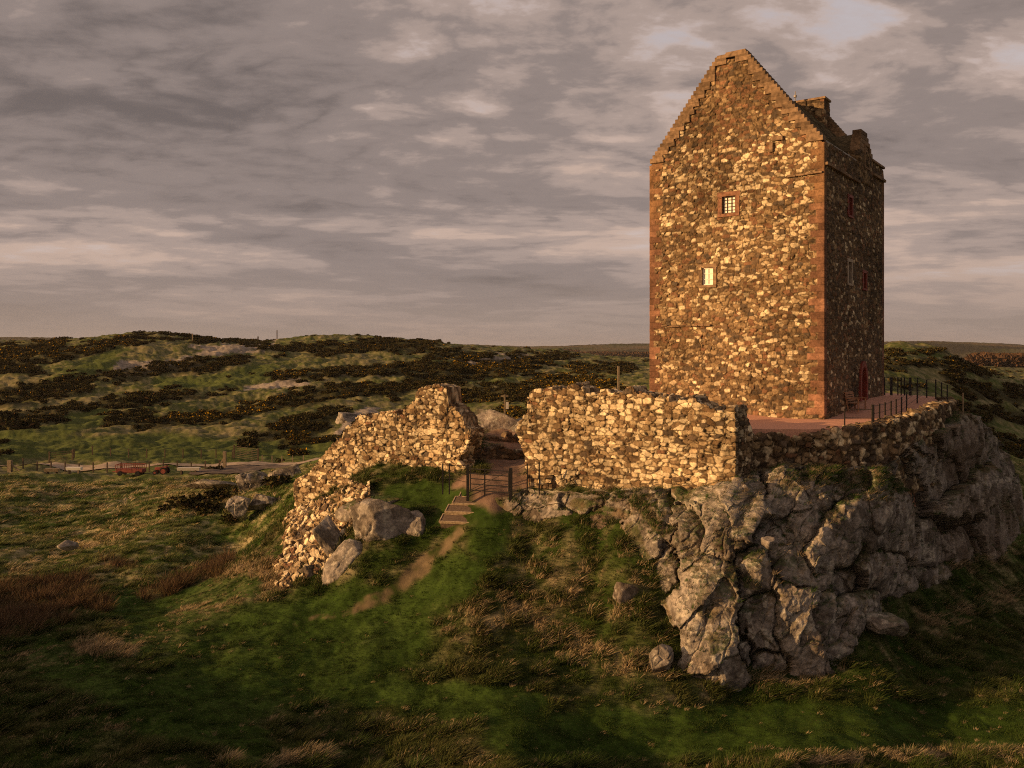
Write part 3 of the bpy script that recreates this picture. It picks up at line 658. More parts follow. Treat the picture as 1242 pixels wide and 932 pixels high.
TOPL = [(600,606,41.0),(640,597,40.6),(700,595,39.0),(760,596,37.9),(830,592,37.0),(892,588,36.3),(925,566,37.1),(985,564,37.0),(1025,570,37.0),(1075,566,37.9),(1105,545,39.6),(1130,522,42.5),(1160,499,47.4),(1182,505,50.5),(1205,535,53.5),(1238,590,57)]
BASEL = [(618,625,40.0),(650,650,39.0),(690,662,38.3),(745,665,37.0),(775,700,35.2),(806,760,33.2),(820,812,31.7),(862,822,31.6),(905,824,31.9),(965,818,32.2),(1015,792,33.0),(1045,756,34.6),(1085,728,37.2),(1150,706,41.6),(1210,682,46.4),(1246,630,55)]
# blocks of the crag as the photograph shows them: centre, half sizes (px), lean in degrees, how far the block stands out (m), tilt of its face
BLK = [(781,634,30,50,15,.35,-.3,.1),(884,629,52,40,25,1.0,.25,-.1),(828,648,22,32,-20,.25,-.5,.1),(849,757,40,72,14,.85,.45,.0),(922,752,27,44,-6,.35,.3,.0),(904,786,13,24,0,.1,0,0),(934,803,18,15,0,.15,0,0),
 (964,756,34,62,24,.75,.35,.0),(1002,768,24,46,22,.45,.35,0),(918,694,23,33,-10,.65,.4,.1),(961,688,28,40,28,.3,.3,0),(947,601,32,26,10,.45,.2,-.1),(966,638,24,17,30,.1,.2,0),(1027,640,38,20,38,.5,.2,-.2),
 (1001,664,44,22,36,.55,.2,-.3),(938,650,26,16,-25,-.05,0,0),(1078,636,26,62,30,.45,.35,0),(1074,690,32,24,20,.25,.2,0),(1031,706,24,18,20,-.55,0,0),(1033,748,28,20,10,.3,.1,.2),(1151,541,26,34,8,.8,.2,-.1),(1124,575,20,40,25,.3,.3,0),
 (1168,613,34,24,28,.9,.15,-.5),(1172,655,38,24,0,-.25,.1,.4),(1200,530,16,52,34,.35,.4,0),(1224,580,16,52,32,.2,.4,0),(989,590,32,20,15,.25,.1,0),(1034,585,22,14,10,-.05,0,.3),(1111,600,13,32,20,-.6,0,0),(914,590,17,17,0,.3,0,0),
 (1098,566,12,20,20,-.3,0,0),(655,612,40,14,0,.25,.1,.2),(720,648,34,24,10,.2,0,.2),(800,700,26,40,12,.0,-.2,0),(806,780,20,34,20,.15,-.3,0),(700,606,30,10,0,.0,0,0),(750,610,20,20,0,.1,0,0),(1118,660,22,40,25,.1,.3,0),(1205,640,24,40,25,.1,.3,0),(1150,636,16,12,15,-1.0,0,0),(1175,628,22,9,18,-1.1,0,0),(1106,549,14,7,0,-.8,0,0),(1130,700,40,18,0,.0,0,.3)]
def block_field(px, py, V, B, k, spread=1.0):
    """displacement and crack depth from fractured blocks"""
    wx = 9*fbm3(V*.7, 3, k)+3.2*fbm3(V*2.6, 4, k+2, .6); wy = 9*fbm3(V*.7+9, 3, k+1)+3.2*fbm3(V*2.6+5, 4, k+3, .6)
    d1 = np.full(len(px), 9.0); d2 = d1.copy(); D = np.zeros(len(px)); sc = np.zeros(len(px))
    for i, (cx, cy, rx, ry, ang, off, tx, ty) in enumerate(B):
        a = math.radians(ang); X = px+wx-cx; Yv = py+wy-cy
        u = (X*math.cos(a)-Yv*math.sin(a))/rx; v = (X*math.sin(a)+Yv*math.cos(a))/ry
        pw = 2.2+1.6*((i*7)%5)/4; d = (np.abs(u)**pw+np.abs(v)**pw+np.abs(u*v)**(pw/2)*.4*((i%3)-1))**(1/pw)
        kx = (((i*13)%7)/7-.5)*.5; f = 1.15*off+tx*u*.6+ty*v*.6+.10*np.clip(1-d**2, -.6, 1)-.34*np.maximum(0, u*.8+v*.3-.2+kx)-.30*np.maximum(0, -u*.5+v*.7-.45-kx)-.22*np.maximum(0, -v-.5+kx)
        m = d < d1; d2 = np.where(m, d1, np.minimum(d2, d)); d1 = np.where(m, d, d1); D = np.where(m, f, D); sc = np.where(m, min(rx, ry), sc)
    return D, d1, (d2-d1)*sc
def fracture(V, q, D, g=1.0):
    """smaller joints, bedding ribs and grain on the faces of the blocks"""
    wq = q+.30*np.stack([fbm3(V*.7, 3, 1), fbm3(V*.7, 3, 2), fbm3(V*.7, 3, 3)], 1); cr = np.zeros(len(V))
    for sc, amp, k in ((np.array([1.0,1.5,2.6]), .22, 6), (np.array([.34,.5,.8]), .045, 7)):
        f1, f2, cid, off = voro3(wq/sc, k, .95, 2.8, .3)
        r = [hsh(cid[:,0],cid[:,1],cid[:,2],k*10+i) for i in range(4)]
        amp = amp*g; e = sstep(0, .07, f2-f1); D = D+amp*((r[0]-.5)*.8+(off[:,0]*(r[1]-.4)+off[:,1]*(r[2]-.5)+off[:,2]*(r[3]-.6))*1.8)-amp*.40*(1-e)*np.clip(.5+1.2*fbm3(V*.8, 2, k+70), 0, 1); cr = np.maximum(cr, 1-e)
    rib = fbm3(wq*np.array([5.5,1.2,.55]), 3, 19); D = D+.010*rib+.06*fbm3(V*1.1, 4, 12)+.026*fbm3(V*5, 4, 13, .6)
    return D, cr
def build_crag():
    top = np.array([at(*p) for p in TOPL]); base = np.array([at(*p) for p in BASEL])
    ns, nt = 940, 420
    def along(P):
        i = np.linspace(0, 1, len(P)); s = np.linspace(0, 1, ns)
        return np.stack([np.interp(s, i, P[:,j]) for j in range(3)], 1)
    A = along(top); B = along(base); A[:,2] += .05+.28*np.interp(np.linspace(0,1,ns),[0,.1,.45,.5,1],[.3,1,1,.4,.3])*fbm2(np.linspace(0,26,ns), np.zeros(ns), 3, 6); Bd = B.copy(); Bd[:,2] -= 1.0
    t = np.linspace(0, 1, nt)[None,:,None]; sx = np.linspace(0, 1, ns)
    out = B-A; out[:,2] = 0; out /= np.linalg.norm(out, axis=1, keepdims=True)+1e-9
    ker = np.ones(61)/61; out = np.stack([np.convolve(np.pad(out[:,j], 30, 'edge'), ker, 'valid') for j in range(3)], 1)
    wgt = np.interp(sx, [0,.2,.35,.5,.8,1], [.05,.15,.6,.9,.8,.3])[:,None,None]; up = np.array([0,0,1.0])
    G = A[:,None]*(1-t)+Bd[:,None]*t+(out[:,None]+up)*(np.sin(np.pi*t)**.9)*wgt*.7
    V = G.reshape(-1,3); Fc = grid_faces(ns, nt); N = vnormals(V, Fc)
    if (N@np.array([-.1,-1,.4])).mean() < 0: Fc = Fc[:,::-1]; N = -N
    dirn = (out*.45+np.array([.12,-.8,.33])); dirn /= np.linalg.norm(dirn, axis=1, keepdims=True); wn = np.interp(sx, [0,.55,.8,1], [.12,.15,.5,.6]).repeat(nt)[:,None]; Dn = np.repeat(dirn, nt, 0)*(1-wn)+N*wn; Dn /= np.linalg.norm(Dn, axis=1, keepdims=True)
    px, py = pix(V[:,0], V[:,1], V[:,2])
    D, d1, gap = block_field(px, py, V, BLK, 3)
    crack = 1-sstep(0, 4.5+2.5*fbm3(V*.6, 2, 66), gap); D = D-np.clip(.16+.55*fbm3(V*.45, 2, 67),0,.6)*crack-.30*sstep(1.0, 1.5, d1)
    ca, sa = math.cos(.62), math.sin(.62); q = np.stack([V[:,0]*ca-V[:,2]*sa, V[:,1], V[:,0]*sa+V[:,2]*ca], 1)
    D, cr = fracture(V, q, D)
    edge = (sstep(0,.05,t[...,0])*(sstep(0,.03,sx)*sstep(1,.975,sx))[:,None]*np.interp(sx,[0,.25,.36],[.6,.7,1])[:,None]).ravel()
    V = V+Dn*(D*edge)[:,None]; N = vnormals(V, Fc)
    c = rock_color(V, N, 4, turf=.55, warm=0)
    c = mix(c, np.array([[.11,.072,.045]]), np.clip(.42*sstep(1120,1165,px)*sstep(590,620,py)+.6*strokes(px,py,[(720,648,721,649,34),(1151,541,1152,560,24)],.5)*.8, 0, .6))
    tf = np.clip(sstep(1.0,1.35,d1)*.9+.8*sstep(.5,.9,strokes(px,py,[(1000,574,1080,590,13),(770,605,800,640,9),(766,640,798,735,9),(700,612,760,625,8),(905,712,940,722,5),(780,690,815,770,10)],.6)+.3*fbm3(V*1.5,3,9)), 0, .92)
    c = mix(c, mix(LUSH[None].repeat(len(V),0), np.array([[.15,.105,.055]]), np.clip(.4+.8*fbm3(V*2,3,8),0,1)), tf*sstep(-.2,.2,N[:,2]))
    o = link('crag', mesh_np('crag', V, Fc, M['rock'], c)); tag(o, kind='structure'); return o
def build_rubble():
    us = np.linspace(325, 450, 330); Ys = np.linspace(40.5, 50.5, 330); U, Y = np.meshgrid(us, Ys, indexing='ij'); x = ((U-CX)/F0*Y).ravel(); y = Y.ravel(); z = height(x, y)
    V = np.stack([x, y, z], 1); px, py = pix(x, y, z); j = 5*fbm3(V*.9, 3, 4)
    m = strokes(px+j, py+j, [(372,632,356,690,18),(356,690,345,708,9),(398,624,376,676,20),(430,604,398,646,18),(456,596,430,612,10)], .45)
    Fc = grid_faces(len(us), len(Ys)); 
    if vnormals(V, Fc)[:,2].mean() < 0: Fc = Fc[:,::-1]
    V2, C = masonry(V, Fc, V, (.33,.33,.24), .17, lambda Q, r, r2: stone_col(r, r2, .5, .05, .15), 133)
    V2 = V2+np.array([-.1,-.5,.7])[None]*(.18*m-.5*(1-sstep(.2,.6,m)))[:,None]
    tag(link('rubble_slope', mesh_np('rubble', V2, Fc, M['masonry'], C)), kind='structure')
def build_boulders():
    b = boulder
    b(474,646,41.6,100,60,2.2,31,'large pale rounded rock of the outcrop left of the path', .15, .2, 6)
    b(503,641,41.3,32,38,1.3,32,'split end rock of the outcrop, nearest to the steps', -.1, .2)
    b(420,694,40.7,82,62,1.8,35,'grey leaning rock at the lower left of the outcrop', -.45, .1)
    b(455,694,40.3,34,36,1.1,34,'small block next to the grey leaning rock beside the lawn', .1, .5)
    b(376,710,41.3,34,50,1.2,36,'thin dark slab stuck in the grass at the bottom of the rubble slope', -.4, .1)
    b(408,664,41.9,30,78,1.3,33,'narrow rock rib leaning between the rubble slope and the outcrop', -.6, .1, 6)
    b(452,618,43.0,80,30,1.6,37,'turf capped rock right under the broken wall', -.3, .1, turf=.9)
    b(934,659,32.7,20,14,.6,18,'little rounded stone lodged on top of the pointed sunlit block of the crag', 0, .3, 4)
    b(762,726,34.6,38,32,.9,27,'small brown rubbly rock alone on the tussock slope', .2, .3, 5, warm=.7)
    b(800,800,31.7,30,30,.8,28,'low dark stone at the left foot of the tall pale slab of the crag', .3, .1)
    b(1072,757,34.3,46,28,1.2,29,'low mossy stone in the grass at the right foot of the crag base', .2, .3, 5, turf=.5)
    b(318,609,63,36,20,2.0,41,'grey rounded boulder on the knoll right of the dark bushes', 0, .2)
    b(290,613,62.5,28,24,1.6,42,'split grey boulder on the knoll beside the round boulder', .1, .4)
    b(308,585,72,44,24,2.4,43,'warm sunlit rock hump behind the knoll boulders', .2, 0, turf=.3, warm=.3)
    b(345,579,74,50,24,2.6,44,'long sunlit rock below the corner of the field track', -.3, .2, turf=.3, warm=.3)
    b(256,587,74,56,10,2.2,45,'low flat rock between the sheep trough and the sunlit hump', 0, .1, turf=.3)
    b(83,662,58,20,9,1.0,46,'small dark stone on the straw coloured field slope', .2, .4, 4)
    b(600,519,58.5,66,40,3.2,47,'grey rocky knoll behind the courtyard, seen through the gap in the walls', .2, 0, 6, turf=.4)
    b(633,522,57.5,36,30,2.4,48,'lower grey shoulder of the rocky knoll beside the wall edge', -.2, 0, 5, turf=.3)
    b(425,508,150,32,18,4,49,'grey outcrop among gorse just above the broken wall', .2, 0, 5)
    b(386,517,152,26,15,4,50,'pale blocky outcrop on the gorse slope left of the grey one', -.2, .5, 5)
    b(448,516,148,20,13,3,51,'rounded pale stone beside the gorse outcrop', .1, .2, 4)
    b(335,458,225,22,8,5,52,'grey rock showing on the middle of the hillside', .1, .2, 4)
    b(176,449,245,50,6,5,53,'broad low grey crag high on the left hillside', 0, .1, 4)
    b(608,440,400,48,9,10,54,'distant grey cliff on the ridge left of the tower', 0, .1, 4)

def build_terrace():
    P = np.array([(9.4,38.6),(10.2,38.3),(12.6,38.2),(14.7,38.45),(16.6,39.5),(20.0,42.8),(23.5,48.2),(25.0,52.3),(24.6,56.5),(20,60),(9,60),(3,54),(4.2,47),(8.6,40)])
    bm = bmesh.new()
    z = lambda y: -3.22+.72*float(sstep(44.5, 51.5, np.array(y)))
    n = 60; xs = np.linspace(2, 26, 70); ys = np.linspace(35.5, 60.5, 70)
    def inside(x, y):
        c = False; j = len(P)-1
        for i in range(len(P)):
            if (P[i][1] > y) != (P[j][1] > y) and x < (P[j][0]-P[i][0])*(y-P[i][1])/(P[j][1]-P[i][1])+P[i][0]: c = not c
            j = i
        return c
    vt = [bm.verts.new((p[0], p[1], 0)) for p in P]; bm.faces.new(vt)
    for v_, axis in ((xs,0),(ys,1)):
        for c in v_[1:-1:2]:
            no = Vector((1,0,0)) if axis == 0 else Vector((0,1,0)); co = Vector((c,0,0)) if axis == 0 else Vector((0,c,0))
            bmesh.ops.bisect_plane(bm, geom=bm.verts[:]+bm.edges[:]+bm.faces[:], plane_co=co, plane_no=no)
    f = bm.faces[:]; r = bmesh.ops.extrude_face_region(bm, geom=f); tops = [v for v in r['geom'] if isinstance(v, bmesh.types.BMVert)]
    ts = set(tops)
    for v in bm.verts:
        if v in ts: v.co.z = z(v.co.y)+.03*float(fbm2(np.array([v.co.x*.7]), np.array([v.co.y*.7]), 2, 3)[0])
        else: v.co.z = -7.2
    bmesh.ops.recalc_face_normals(bm, faces=bm.faces)
    me = bpy.data.meshes.new('terrace'); bm.to_mesh(me); bm.free(); me.materials.append(M['gravel'])
    tag(link('terrace', me), kind='structure')

def gz(x, y): return float(height([x], [y])[0])

# ------------------------------------------------------------------ steps, gate, railings, bench
def build_furniture():
    # steps
    root = empty('garden_steps', at(553,634,40.4), 'timber edged gravel steps climbing the lawn to the gate', 'steps')
    side = np.array([.97,-.24,0]); side /= np.linalg.norm(side); fw = np.array([.22,.89,.42]); fw /= np.linalg.norm(fw); un = np.cross(side, fw)
    for i, (px, py, Y, w) in enumerate([(551,633,40.3,33),(558,621,40.75,33),(566,611,41.2,32),(575,603.5,41.7,34)]):
        p = at(px, py, Y); wd = w*Y/F0*1.12; dp = .56
        mb = MB(); mb.box(p+fw*dp/2-un*.21, (wd, dp, .40), side, fw, un)
        t = mb.build('tread', M['tread'], root)
        e = MB(); e.box(p-un*.04-fw*.02, (wd+.08, .05, .12), side, fw, un); e.box(p+fw*dp-un*.04, (wd+.08, .04, .105), side, fw, un)
        for s in (-1,1): e.box(p+fw*dp/2+side*(wd/2+.015)*s-un*.041, (.045, dp-.06, .11), side, fw, un)
        q = e.build('edging', M['edge'], root); q.parent = t; q.location = (0,0,0)
    # threshold slab
    # gate
    gl, gr = at(567.4,600,41.2), at(619.5,604,40.6); up = np.array([0,0,1.0])
    root = empty('field_gate', (gl+gr)/2, 'black iron five bar gate between dark posts at the top of the steps', 'gate')
    m = MB(); m.bar(gl-up*.3, gl+up*1.38, .13); m.build('gate_post', M['iron'], root)
    m = MB(); m.bar(gr-up*.3, gr+up*1.36, .16); m.build('gate_post', M['iron'], root)
    g0, g1 = gl+(gr-gl)*.06, gl+(gr-gl)*.95; m = MB()
    for h in (.22,.50,.75,.98,1.2): m.bar(g0+up*h, g1+up*h, .045, n=8)
    for e in (g0, g1): m.bar(e+up*.18, e+up*1.24, .05, n=8)
    m.bar(g0+up*.22, g1+up*1.2, .035, n=6); md = (g0+g1)/2-(g1-g0)*.12; m.bar(md-up*.02, md+up*1.25, .06); m.build('gate_leaf', M['iron'], root)
    for nm, px0s, lab in (('fence', [(537,592,41.6),(545,592,41.45),(567,597,41.25)], 'short iron fence from the gate to the broken left wall'), ('fence', [(620.5,603,40.55),(639.5,593,40.3),(654,592,40.0)], 'short iron fence from the gate along the long curtain wall')):
        ps = [at(*p) for p in px0s]; root = empty(nm, ps[1], lab, 'fence')
        for p in (ps[:-1] if px0s[0][0] < 600 else ps[1:]): m = MB(); m.bar(p-up*.3, p+up*1.15, .06); m.build('post', M['iron'], root)
        for h in (.45,.8,1.1):
            m = MB()
            for a, b in zip(ps[:-1], ps[1:]): m.bar(a+up*h, b+up*h, .022, n=6)
            m.build('rail', M['iron'], root)
    # terrace railings
    run = [(1058.7,38.9),(1066.7,39.7),(1073.5,40.7),(1080.8,42.1),(1087,43.7),(1093.5,45.4),(1099.6,46.9),(1112.5,49),(1124,51.3)]
    tz = lambda y: -3.22+.72*float(sstep(44.5, 51.5, np.array(y)))
    ps = [np.array([(p-CX)/F0*Y, Y, tz(Y)]) for p, Y in run]
    root = empty('railing', ps[3], 'black post and rail fence running along the terrace edge in front of the tower', 'railing')
    for i, p in enumerate(ps): m = MB(); m.bar(p-up*.1, p+up*1.02, .10 if i == 0 else .055); m.build('post', M['iron'], root)
    for h in (.3,.62,.95):
        m = MB()
        for a, b in zip(ps[:-1], ps[1:]): m.bar(a+up*h, b+up*h, .02, n=6)
        m.build('rail', M['iron'], root)
    e = np.array([(1024.5-CX)/F0*39.2, 39.2, tz(39.2)])
    root = empty('railing', e, 'short low two rail barrier at the near corner of the terrace', 'railing')
    m = MB(); m.bar(e-up*.1, e+up*.82, .045); m.build('post', M['iron'], root); m = MB()
    for h in (.42,.8): m.bar(e+up*h, ps[0]+up*h, .03, n=6)
    m.build('rail', M['iron'], root)
    ps = [np.array([(p-CX)/F0*Y, Y, tz(Y)]) for p, Y in [(1073,54.5),(1081,54.3),(1089,54.2),(1093,54.1),(1097,54),(1104,53.8),(1113,53.0),(1135,50.6),(1142,49.4),(1149,48.6)]]
    root = empty('railing', ps[4], 'far black railing at the back of the terrace by the tower corner', 'railing')
    for i, p in enumerate(ps): m = MB(); m.bar(p-up*.1, p+up*1.1, .12 if i in (1,5) else .055); m.build('post', M['iron'], root)
    for h in (.35,.7,1.06):
        m = MB()
        for a, b in zip(ps[:-1], ps[1:]): m.bar(a+up*h, b+up*h, .022, n=6)
        m.build('rail', M['iron'], root)
    # bench
    b0 = np.array([18.25,47.0,tz(47.0)]); root = empty('park_bench', b0, 'weathered wooden bench on the terrace beside the tower door', 'bench')
    al = np.array([.586,.81,0]); fr_ = np.array([.81,-.586,0])
    m = MB()
    for i in range(5): m.box(b0+fr_*(-.2+.11*i)+up*.46, (.09,1.55,.035), fr_, al)
    m.build('seat', M['wood'], root, bevel=.006)
    m = MB()
    for i in range(4): m.box(b0-fr_*(.29+.035*i)+up*(.58+.115*i), (.03,1.5,.085), fr_, al)
    m.bar(b0-fr_*.42-al*.75+up*1.0, b0-fr_*.42+al*.75+up*1.0, .05, .07); m.build('backrest', M['wood'], root, bevel=.006)
    for s in (-1,1):
        m = MB(); m.bar(b0+fr_*.26+al*.7*s, b0+fr_*.26+al*.7*s+up*.68, .065); m.build('leg', M['wood'], root)
        m = MB(); m.bar(b0-fr_*.24+al*.7*s, b0-fr_*.42+al*.7*s+up*1.0, .065); m.build('leg', M['wood'], root)
        m = MB(); m.bar(b0+fr_*.32+al*.7*s+up*.68, b0-fr_*.36+al*.7*s+up*.70, .08,.04); m.build('armrest', M['wood'], root)
    def post(px, py, Y, h, w, label, mat='post', arm=0, box=False, name='post'):
        p = at(px, py, Y); p[2] = min(p[2], p[2]); r = empty(name, p, label, 'post'); m = MB(); m.bar(p-up*.6, p+up*h, w); m.build('shaft', M[mat], r)
        if arm: m = MB(); m.bar(p+up*(h-.12)-np.array([arm,0,0]), p+up*(h-.12)+np.array([arm,0,0]), w*.8); m.build('crossarm', M[mat], r)
        if box: m = MB(); m.box(p+np.array([w*1.6,-.02,h*.35]), (w*1.7,w*1.2,h*.42)); m.build('box', M['trough'], r)
    post(612,499,75,1.4,.14,'low wooden post with a crossbar and grey box behind the courtyard', arm=.32, box=True)
    post(750,474,120,3.3,.28,'pale timber pole standing in the field just left of the tower', arm=0)
    post(1168,496,47.2,.85,.07,'single pale post at the end of the terrace wall')
    post(233.5,417,300,3.4,.35,'whitish pole on the ridge above the grey crag', name='pole')
    post(336,412,345,3.6,.3,'thin dark pole on the skyline, the taller of two together', 'postdark', name='pole')
    post(313,414,340,1.8,.4,'short stubby post on the skyline beside the taller dark pole', 'postdark', name='pole')

# ------------------------------------------------------------------ the field track and what stands by it
def build_track():
    xs = np.linspace(-120, -22, 80); rows = []
    def ty(x): return 104.5+.012*(x+60)+1.0*np.sin(x/30)
    W = 1.9; ks = np.linspace(-1, 1, 9); V = []
    for x in xs:
        for k in ks: V.append((x, ty(x)+k*W))
    V = np.array(V); z = height(V[:,0], V[:,1]); V = np.column_stack([V, z+.10])
    me = mesh_np('track', V, grid_faces(len(xs), 9, flip=True), M['track']); tag(link('field_track', me), kind='structure')
    # concrete yard at the gate
    gx = np.linspace(-34.5,-24,22); gy = np.linspace(94.5,101.5,14); A,B = np.meshgrid(gx, gy, indexing='ij'); V = np.stack([A.ravel(), B.ravel(), height(A,B)+.12], 1)
    tag(link('farm_yard', mesh_np('yard', V, grid_faces(22,14,flip=True), M['slab'])), kind='structure')
    up = np.array([0,0,1.0])
    def g(px, Y): x = (px-CX)/F0*Y; return np.array([x, Y, gz(x, Y)])
    # wire fences
    def wire(label, pts, mat='postdark', h=1.15, w=.11, rails=(.4,.75,1.08)):
        ps = [g(*p) for p in pts]; r = empty('wire_fence', ps[len(ps)//2], label, 'fence')
        for p in ps: m = MB(); m.bar(p-up*.3, p+up*h, w); m.build('post', M[mat], r)
        for q in rails:
            m = MB()
            for a, b in zip(ps[:-1], ps[1:]): m.bar(a+up*q, b+up*q, .018, n=4)
            m.build('wire', M['iron'], r)
    wire('post and wire fence along the near side of the track', [(x, 98.5) for x in range(-6, 272, 17)])
    wire('far post and wire fence along the foot of the hill', [(x, 112) for x in (90,112,134,156,178,200,222,244,262,282)], rails=(.5,1.05))
    wire('low rail fence right of the mesh gate by the yard', [(318,110),(330,109),(342,108.5),(355,108),(368,107.5)], mat='post', h=1.0, rails=(.5,.95))
    def hurdle(px0, px1, Y, h, label, mat, bars=5):
        a, b = g(px0, Y), g(px1, Y); r = empty('field_gate', (a+b)/2, label, 'gate')
        for p in (a, b): m = MB(); m.bar(p-up*.3, p+up*(h+.15), .16); m.build('post', M['postdark'], r)
        m = MB()
        for i in range(bars): m.bar(a+up*(.15+(h-.15)*i/(bars-1)), b+up*(.15+(h-.15)*i/(bars-1)), .05, n=6)
        m.bar(a+up*.15, b+up*h, .045, n=6)
        for i in range(1,4): m.bar(a+(b-a)*i/4+up*.15, a+(b-a)*i/4+up*h, .04, n=6)
        m.build('gate_leaf', M[mat], r)
    hurdle(60, 88, 109, 1.25, 'dark barred gate on the far side of the track', 'postdark')
    hurdle(284, 313, 111, 1.5, 'dull grey mesh gate in the fence above the concrete yard', 'post', 7)
    p = g(272.5, 100); r = empty('gate_post', p, 'stout grey gate post with a leaning strut by the concrete yard', 'post'); m = MB(); m.bar(p-up*.3, p+up*1.9, .32); m.build('shaft', M['post'], r); m = MB(); m.bar(p+np.array([-.9,0,0]), p+up*1.2, .16); m.build('strut', M['post'], r)
    p = g(12, 98); r = empty('gate_post', p, 'thick pale strainer post with a strut at the left end of the fence', 'post'); m = MB(); m.bar(p-up*.3, p+up*1.35, .42); m.build('shaft', M['post'], r); m = MB(); m.bar(p+np.array([1.3,0,0]), p+up*1.0, .14); m.build('strut', M['post'], r)
    def trough(px, w, Y, label, mat, leg):
        p = g(px, Y); r = empty('feed_trough', p, label, 'trough'); W_ = w*Y/F0; m = MB()
        m.prism([p+np.array([-W_/2,-.3,.62]), p+np.array([-W_/2,-.18,.3]), p+np.array([-W_/2,.18,.3]), p+np.array([-W_/2,.3,.62])], (W_,0,0)); m.build('basin', M[mat], r)
        for s in (-1,1): m = MB(); m.box(p+np.array([s*W_*.32,0,.12]), (.14,.4,.5)); m.build('leg', M[leg], r)
    trough(63, 17, 96, 'brown wooden feed trough beside the fence, left of the white one', 'post', 'postdark')
    trough(90, 18, 96.3, 'white feed trough right of the brown wooden one', 'white', 'post')
    trough(229, 27, 95.5, 'long grey feed trough right of the red tractor', 'trough', 'postdark')
    # red cattle feeder
    p = g(159, 95.8); r = empty('cattle_feeder', p, 'long red barred cattle feed trailer on the field edge', 'feeder'); L = 2.85; H = 1.15; D = 1.1
    m = MB(); m.box(p+up*.5, (L,D,.42)); m.build('hopper', M['redmetal'], r, bevel=.03)
    m = MB()
    for y in (-D/2,D/2):
        m.bar(p+np.array([-L/2,y,H]), p+np.array([L/2,y,H]), .07)
        for i in range(13): x = -L/2+L*i/12; m.bar(p+np.array([x,y,.7]), p+np.array([x,y,H]), .05)
    for x in (-L/2,L/2): m.bar(p+np.array([x,-D/2,H]), p+np.array([x,D/2,H]), .07)
    m.build('feed_bars', M['redmetal'], r)
    for s in (-1,1):
        for y in (-1,1): m = MB(); m.cyl(p+np.array([s*L*.33,y*.62,.24]), (0,1,0), .26, .14); m.build('wheel', M['rubber'], r)
    m = MB(); m.bar(p+np.array([-L/2,0,.4]), p+np.array([-L/2-.6,0,.35]), .08); m.build('drawbar', M['redmetal'], r)
    # small red tractor
    p = g(195.5, 95.6); r = empty('farm_machine', p, 'small dull red wheeled farm machine standing right of the red feed trailer', 'machine'); r.scale = (.78,.78,.74)
    m = MB(); m.box(p+np.array([-.35,0,.82]), (.95,.42,.42)); m.box(p+np.array([.3,0,.72]), (.5,.38,.3)); m.build('body', M['redmetal'], r, bevel=.05)
    for y in (-.5,.5): m = MB(); m.cyl(p+np.array([.5,y,.52]), (0,1,0), .52, .26, 20); w = m.build('rear_wheel', M['rubber'], r); m = MB(); m.cyl(p+np.array([.5,y,.52]), (0,1,0), .34, .28, 16); q = m.build('rim', M['redmetal'], r); q.parent = w; q.location = (0,0,0)
    for y in (-.42,.42): m = MB(); m.cyl(p+np.array([-.72,y,.3]), (0,1,0), .3, .16, 16); w = m.build('front_wheel', M['rubber'], r); m = MB(); m.cyl(p+np.array([-.72,y,.3]), (0,1,0), .17, .18, 12); q = m.build('rim', M['redmetal'], r); q.parent = w; q.location = (0,0,0)
    m = MB(); m.box(p+np.array([.58,0,1.05]), (.36,.42,.08)); m.box(p+np.array([.77,0,1.22]), (.06,.42,.3)); m.build('seat', M['redmetal'], r)
    m = MB(); m.bar(p+np.array([.05,0,1.0]), p+np.array([.25,0,1.3]), .04, n=6); m.cyl(p+np.array([.25,0,1.3]), (.55,0,.83), .18, .03, 14); m.build('steering_wheel', M['iron'], r)
    m = MB(); m.bar(p+np.array([-.5,.05,1.0]), p+np.array([-.5,.05,1.45]), .07, n=8); m.build('exhaust', M['iron'], r)
    for y in (-.5,.5): m = MB(); m.box(p+np.array([.5,y,1.09]), (.85,.3,.05)); m.build('mudguard', M['redmetal'], r)
# ------------------------------------------------------------------ vegetation
def inpoly(x, y, P):
    c = np.zeros(len(x), bool); j = len(P)-1
    for i in range(len(P)):
        xi, yi = P[i]; xj, yj = P[j]
        m = ((yi > y) != (yj > y)) & (x < (xj-xi)*(y-yi)/(yj-yi+1e-12)+xi); c ^= m; j = i
    return c
TERP = [(9.4,37.4),(9.0,36.0),(12.5,37.4),(14.8,37.7),(16.9,38.9),(20.5,42.4),(24.2,48),(26,52),(25,57),(20,60),(9,60),(3,54),(2,45),(.7,42.2)]

def tuft_mesh(name, blades, h, w, spread, lean, rng, mat):
    V, Fc, b = [], [], 0
    for i in range(blades):
        a = rng.uniform(0, 6.28); r = spread*math.sqrt(rng.uniform()); p = np.array([math.cos(a)*r, math.sin(a)*r, -.03])
        L = h*rng.uniform(.55, 1.15); d = np.array([math.cos(a)*.35+lean[0]+rng.normal()*.28, math.sin(a)*.35+lean[1]+rng.normal()*.28, 1.0])
        d /= np.linalg.norm(d); s = np.array([-d[1], d[0], 0])+rng.normal(size=3)*.3; s /= np.linalg.norm(s); ww = w*rng.uniform(.7,1.3)
        m = p+d*L*.5; bend = np.array([lean[0], lean[1], -.25])*L*.35+np.array([math.cos(a),math.sin(a),0])*L*.12; e = p+d*L*.95+bend
        V += [p-s*ww/2, p+s*ww/2, m-s*ww*.42+bend*.2, m+s*ww*.42+bend*.2, e]; Fc += [(b,b+1,b+3,b+2),(b+2,b+3,b+4,b+4)]; b += 5
    me = bpy.data.meshes.new(name); me.from_pydata([tuple(v) for v in V], [], [f[:3] if f[3]==f[2] else f for f in Fc]); me.materials.append(mat); return me
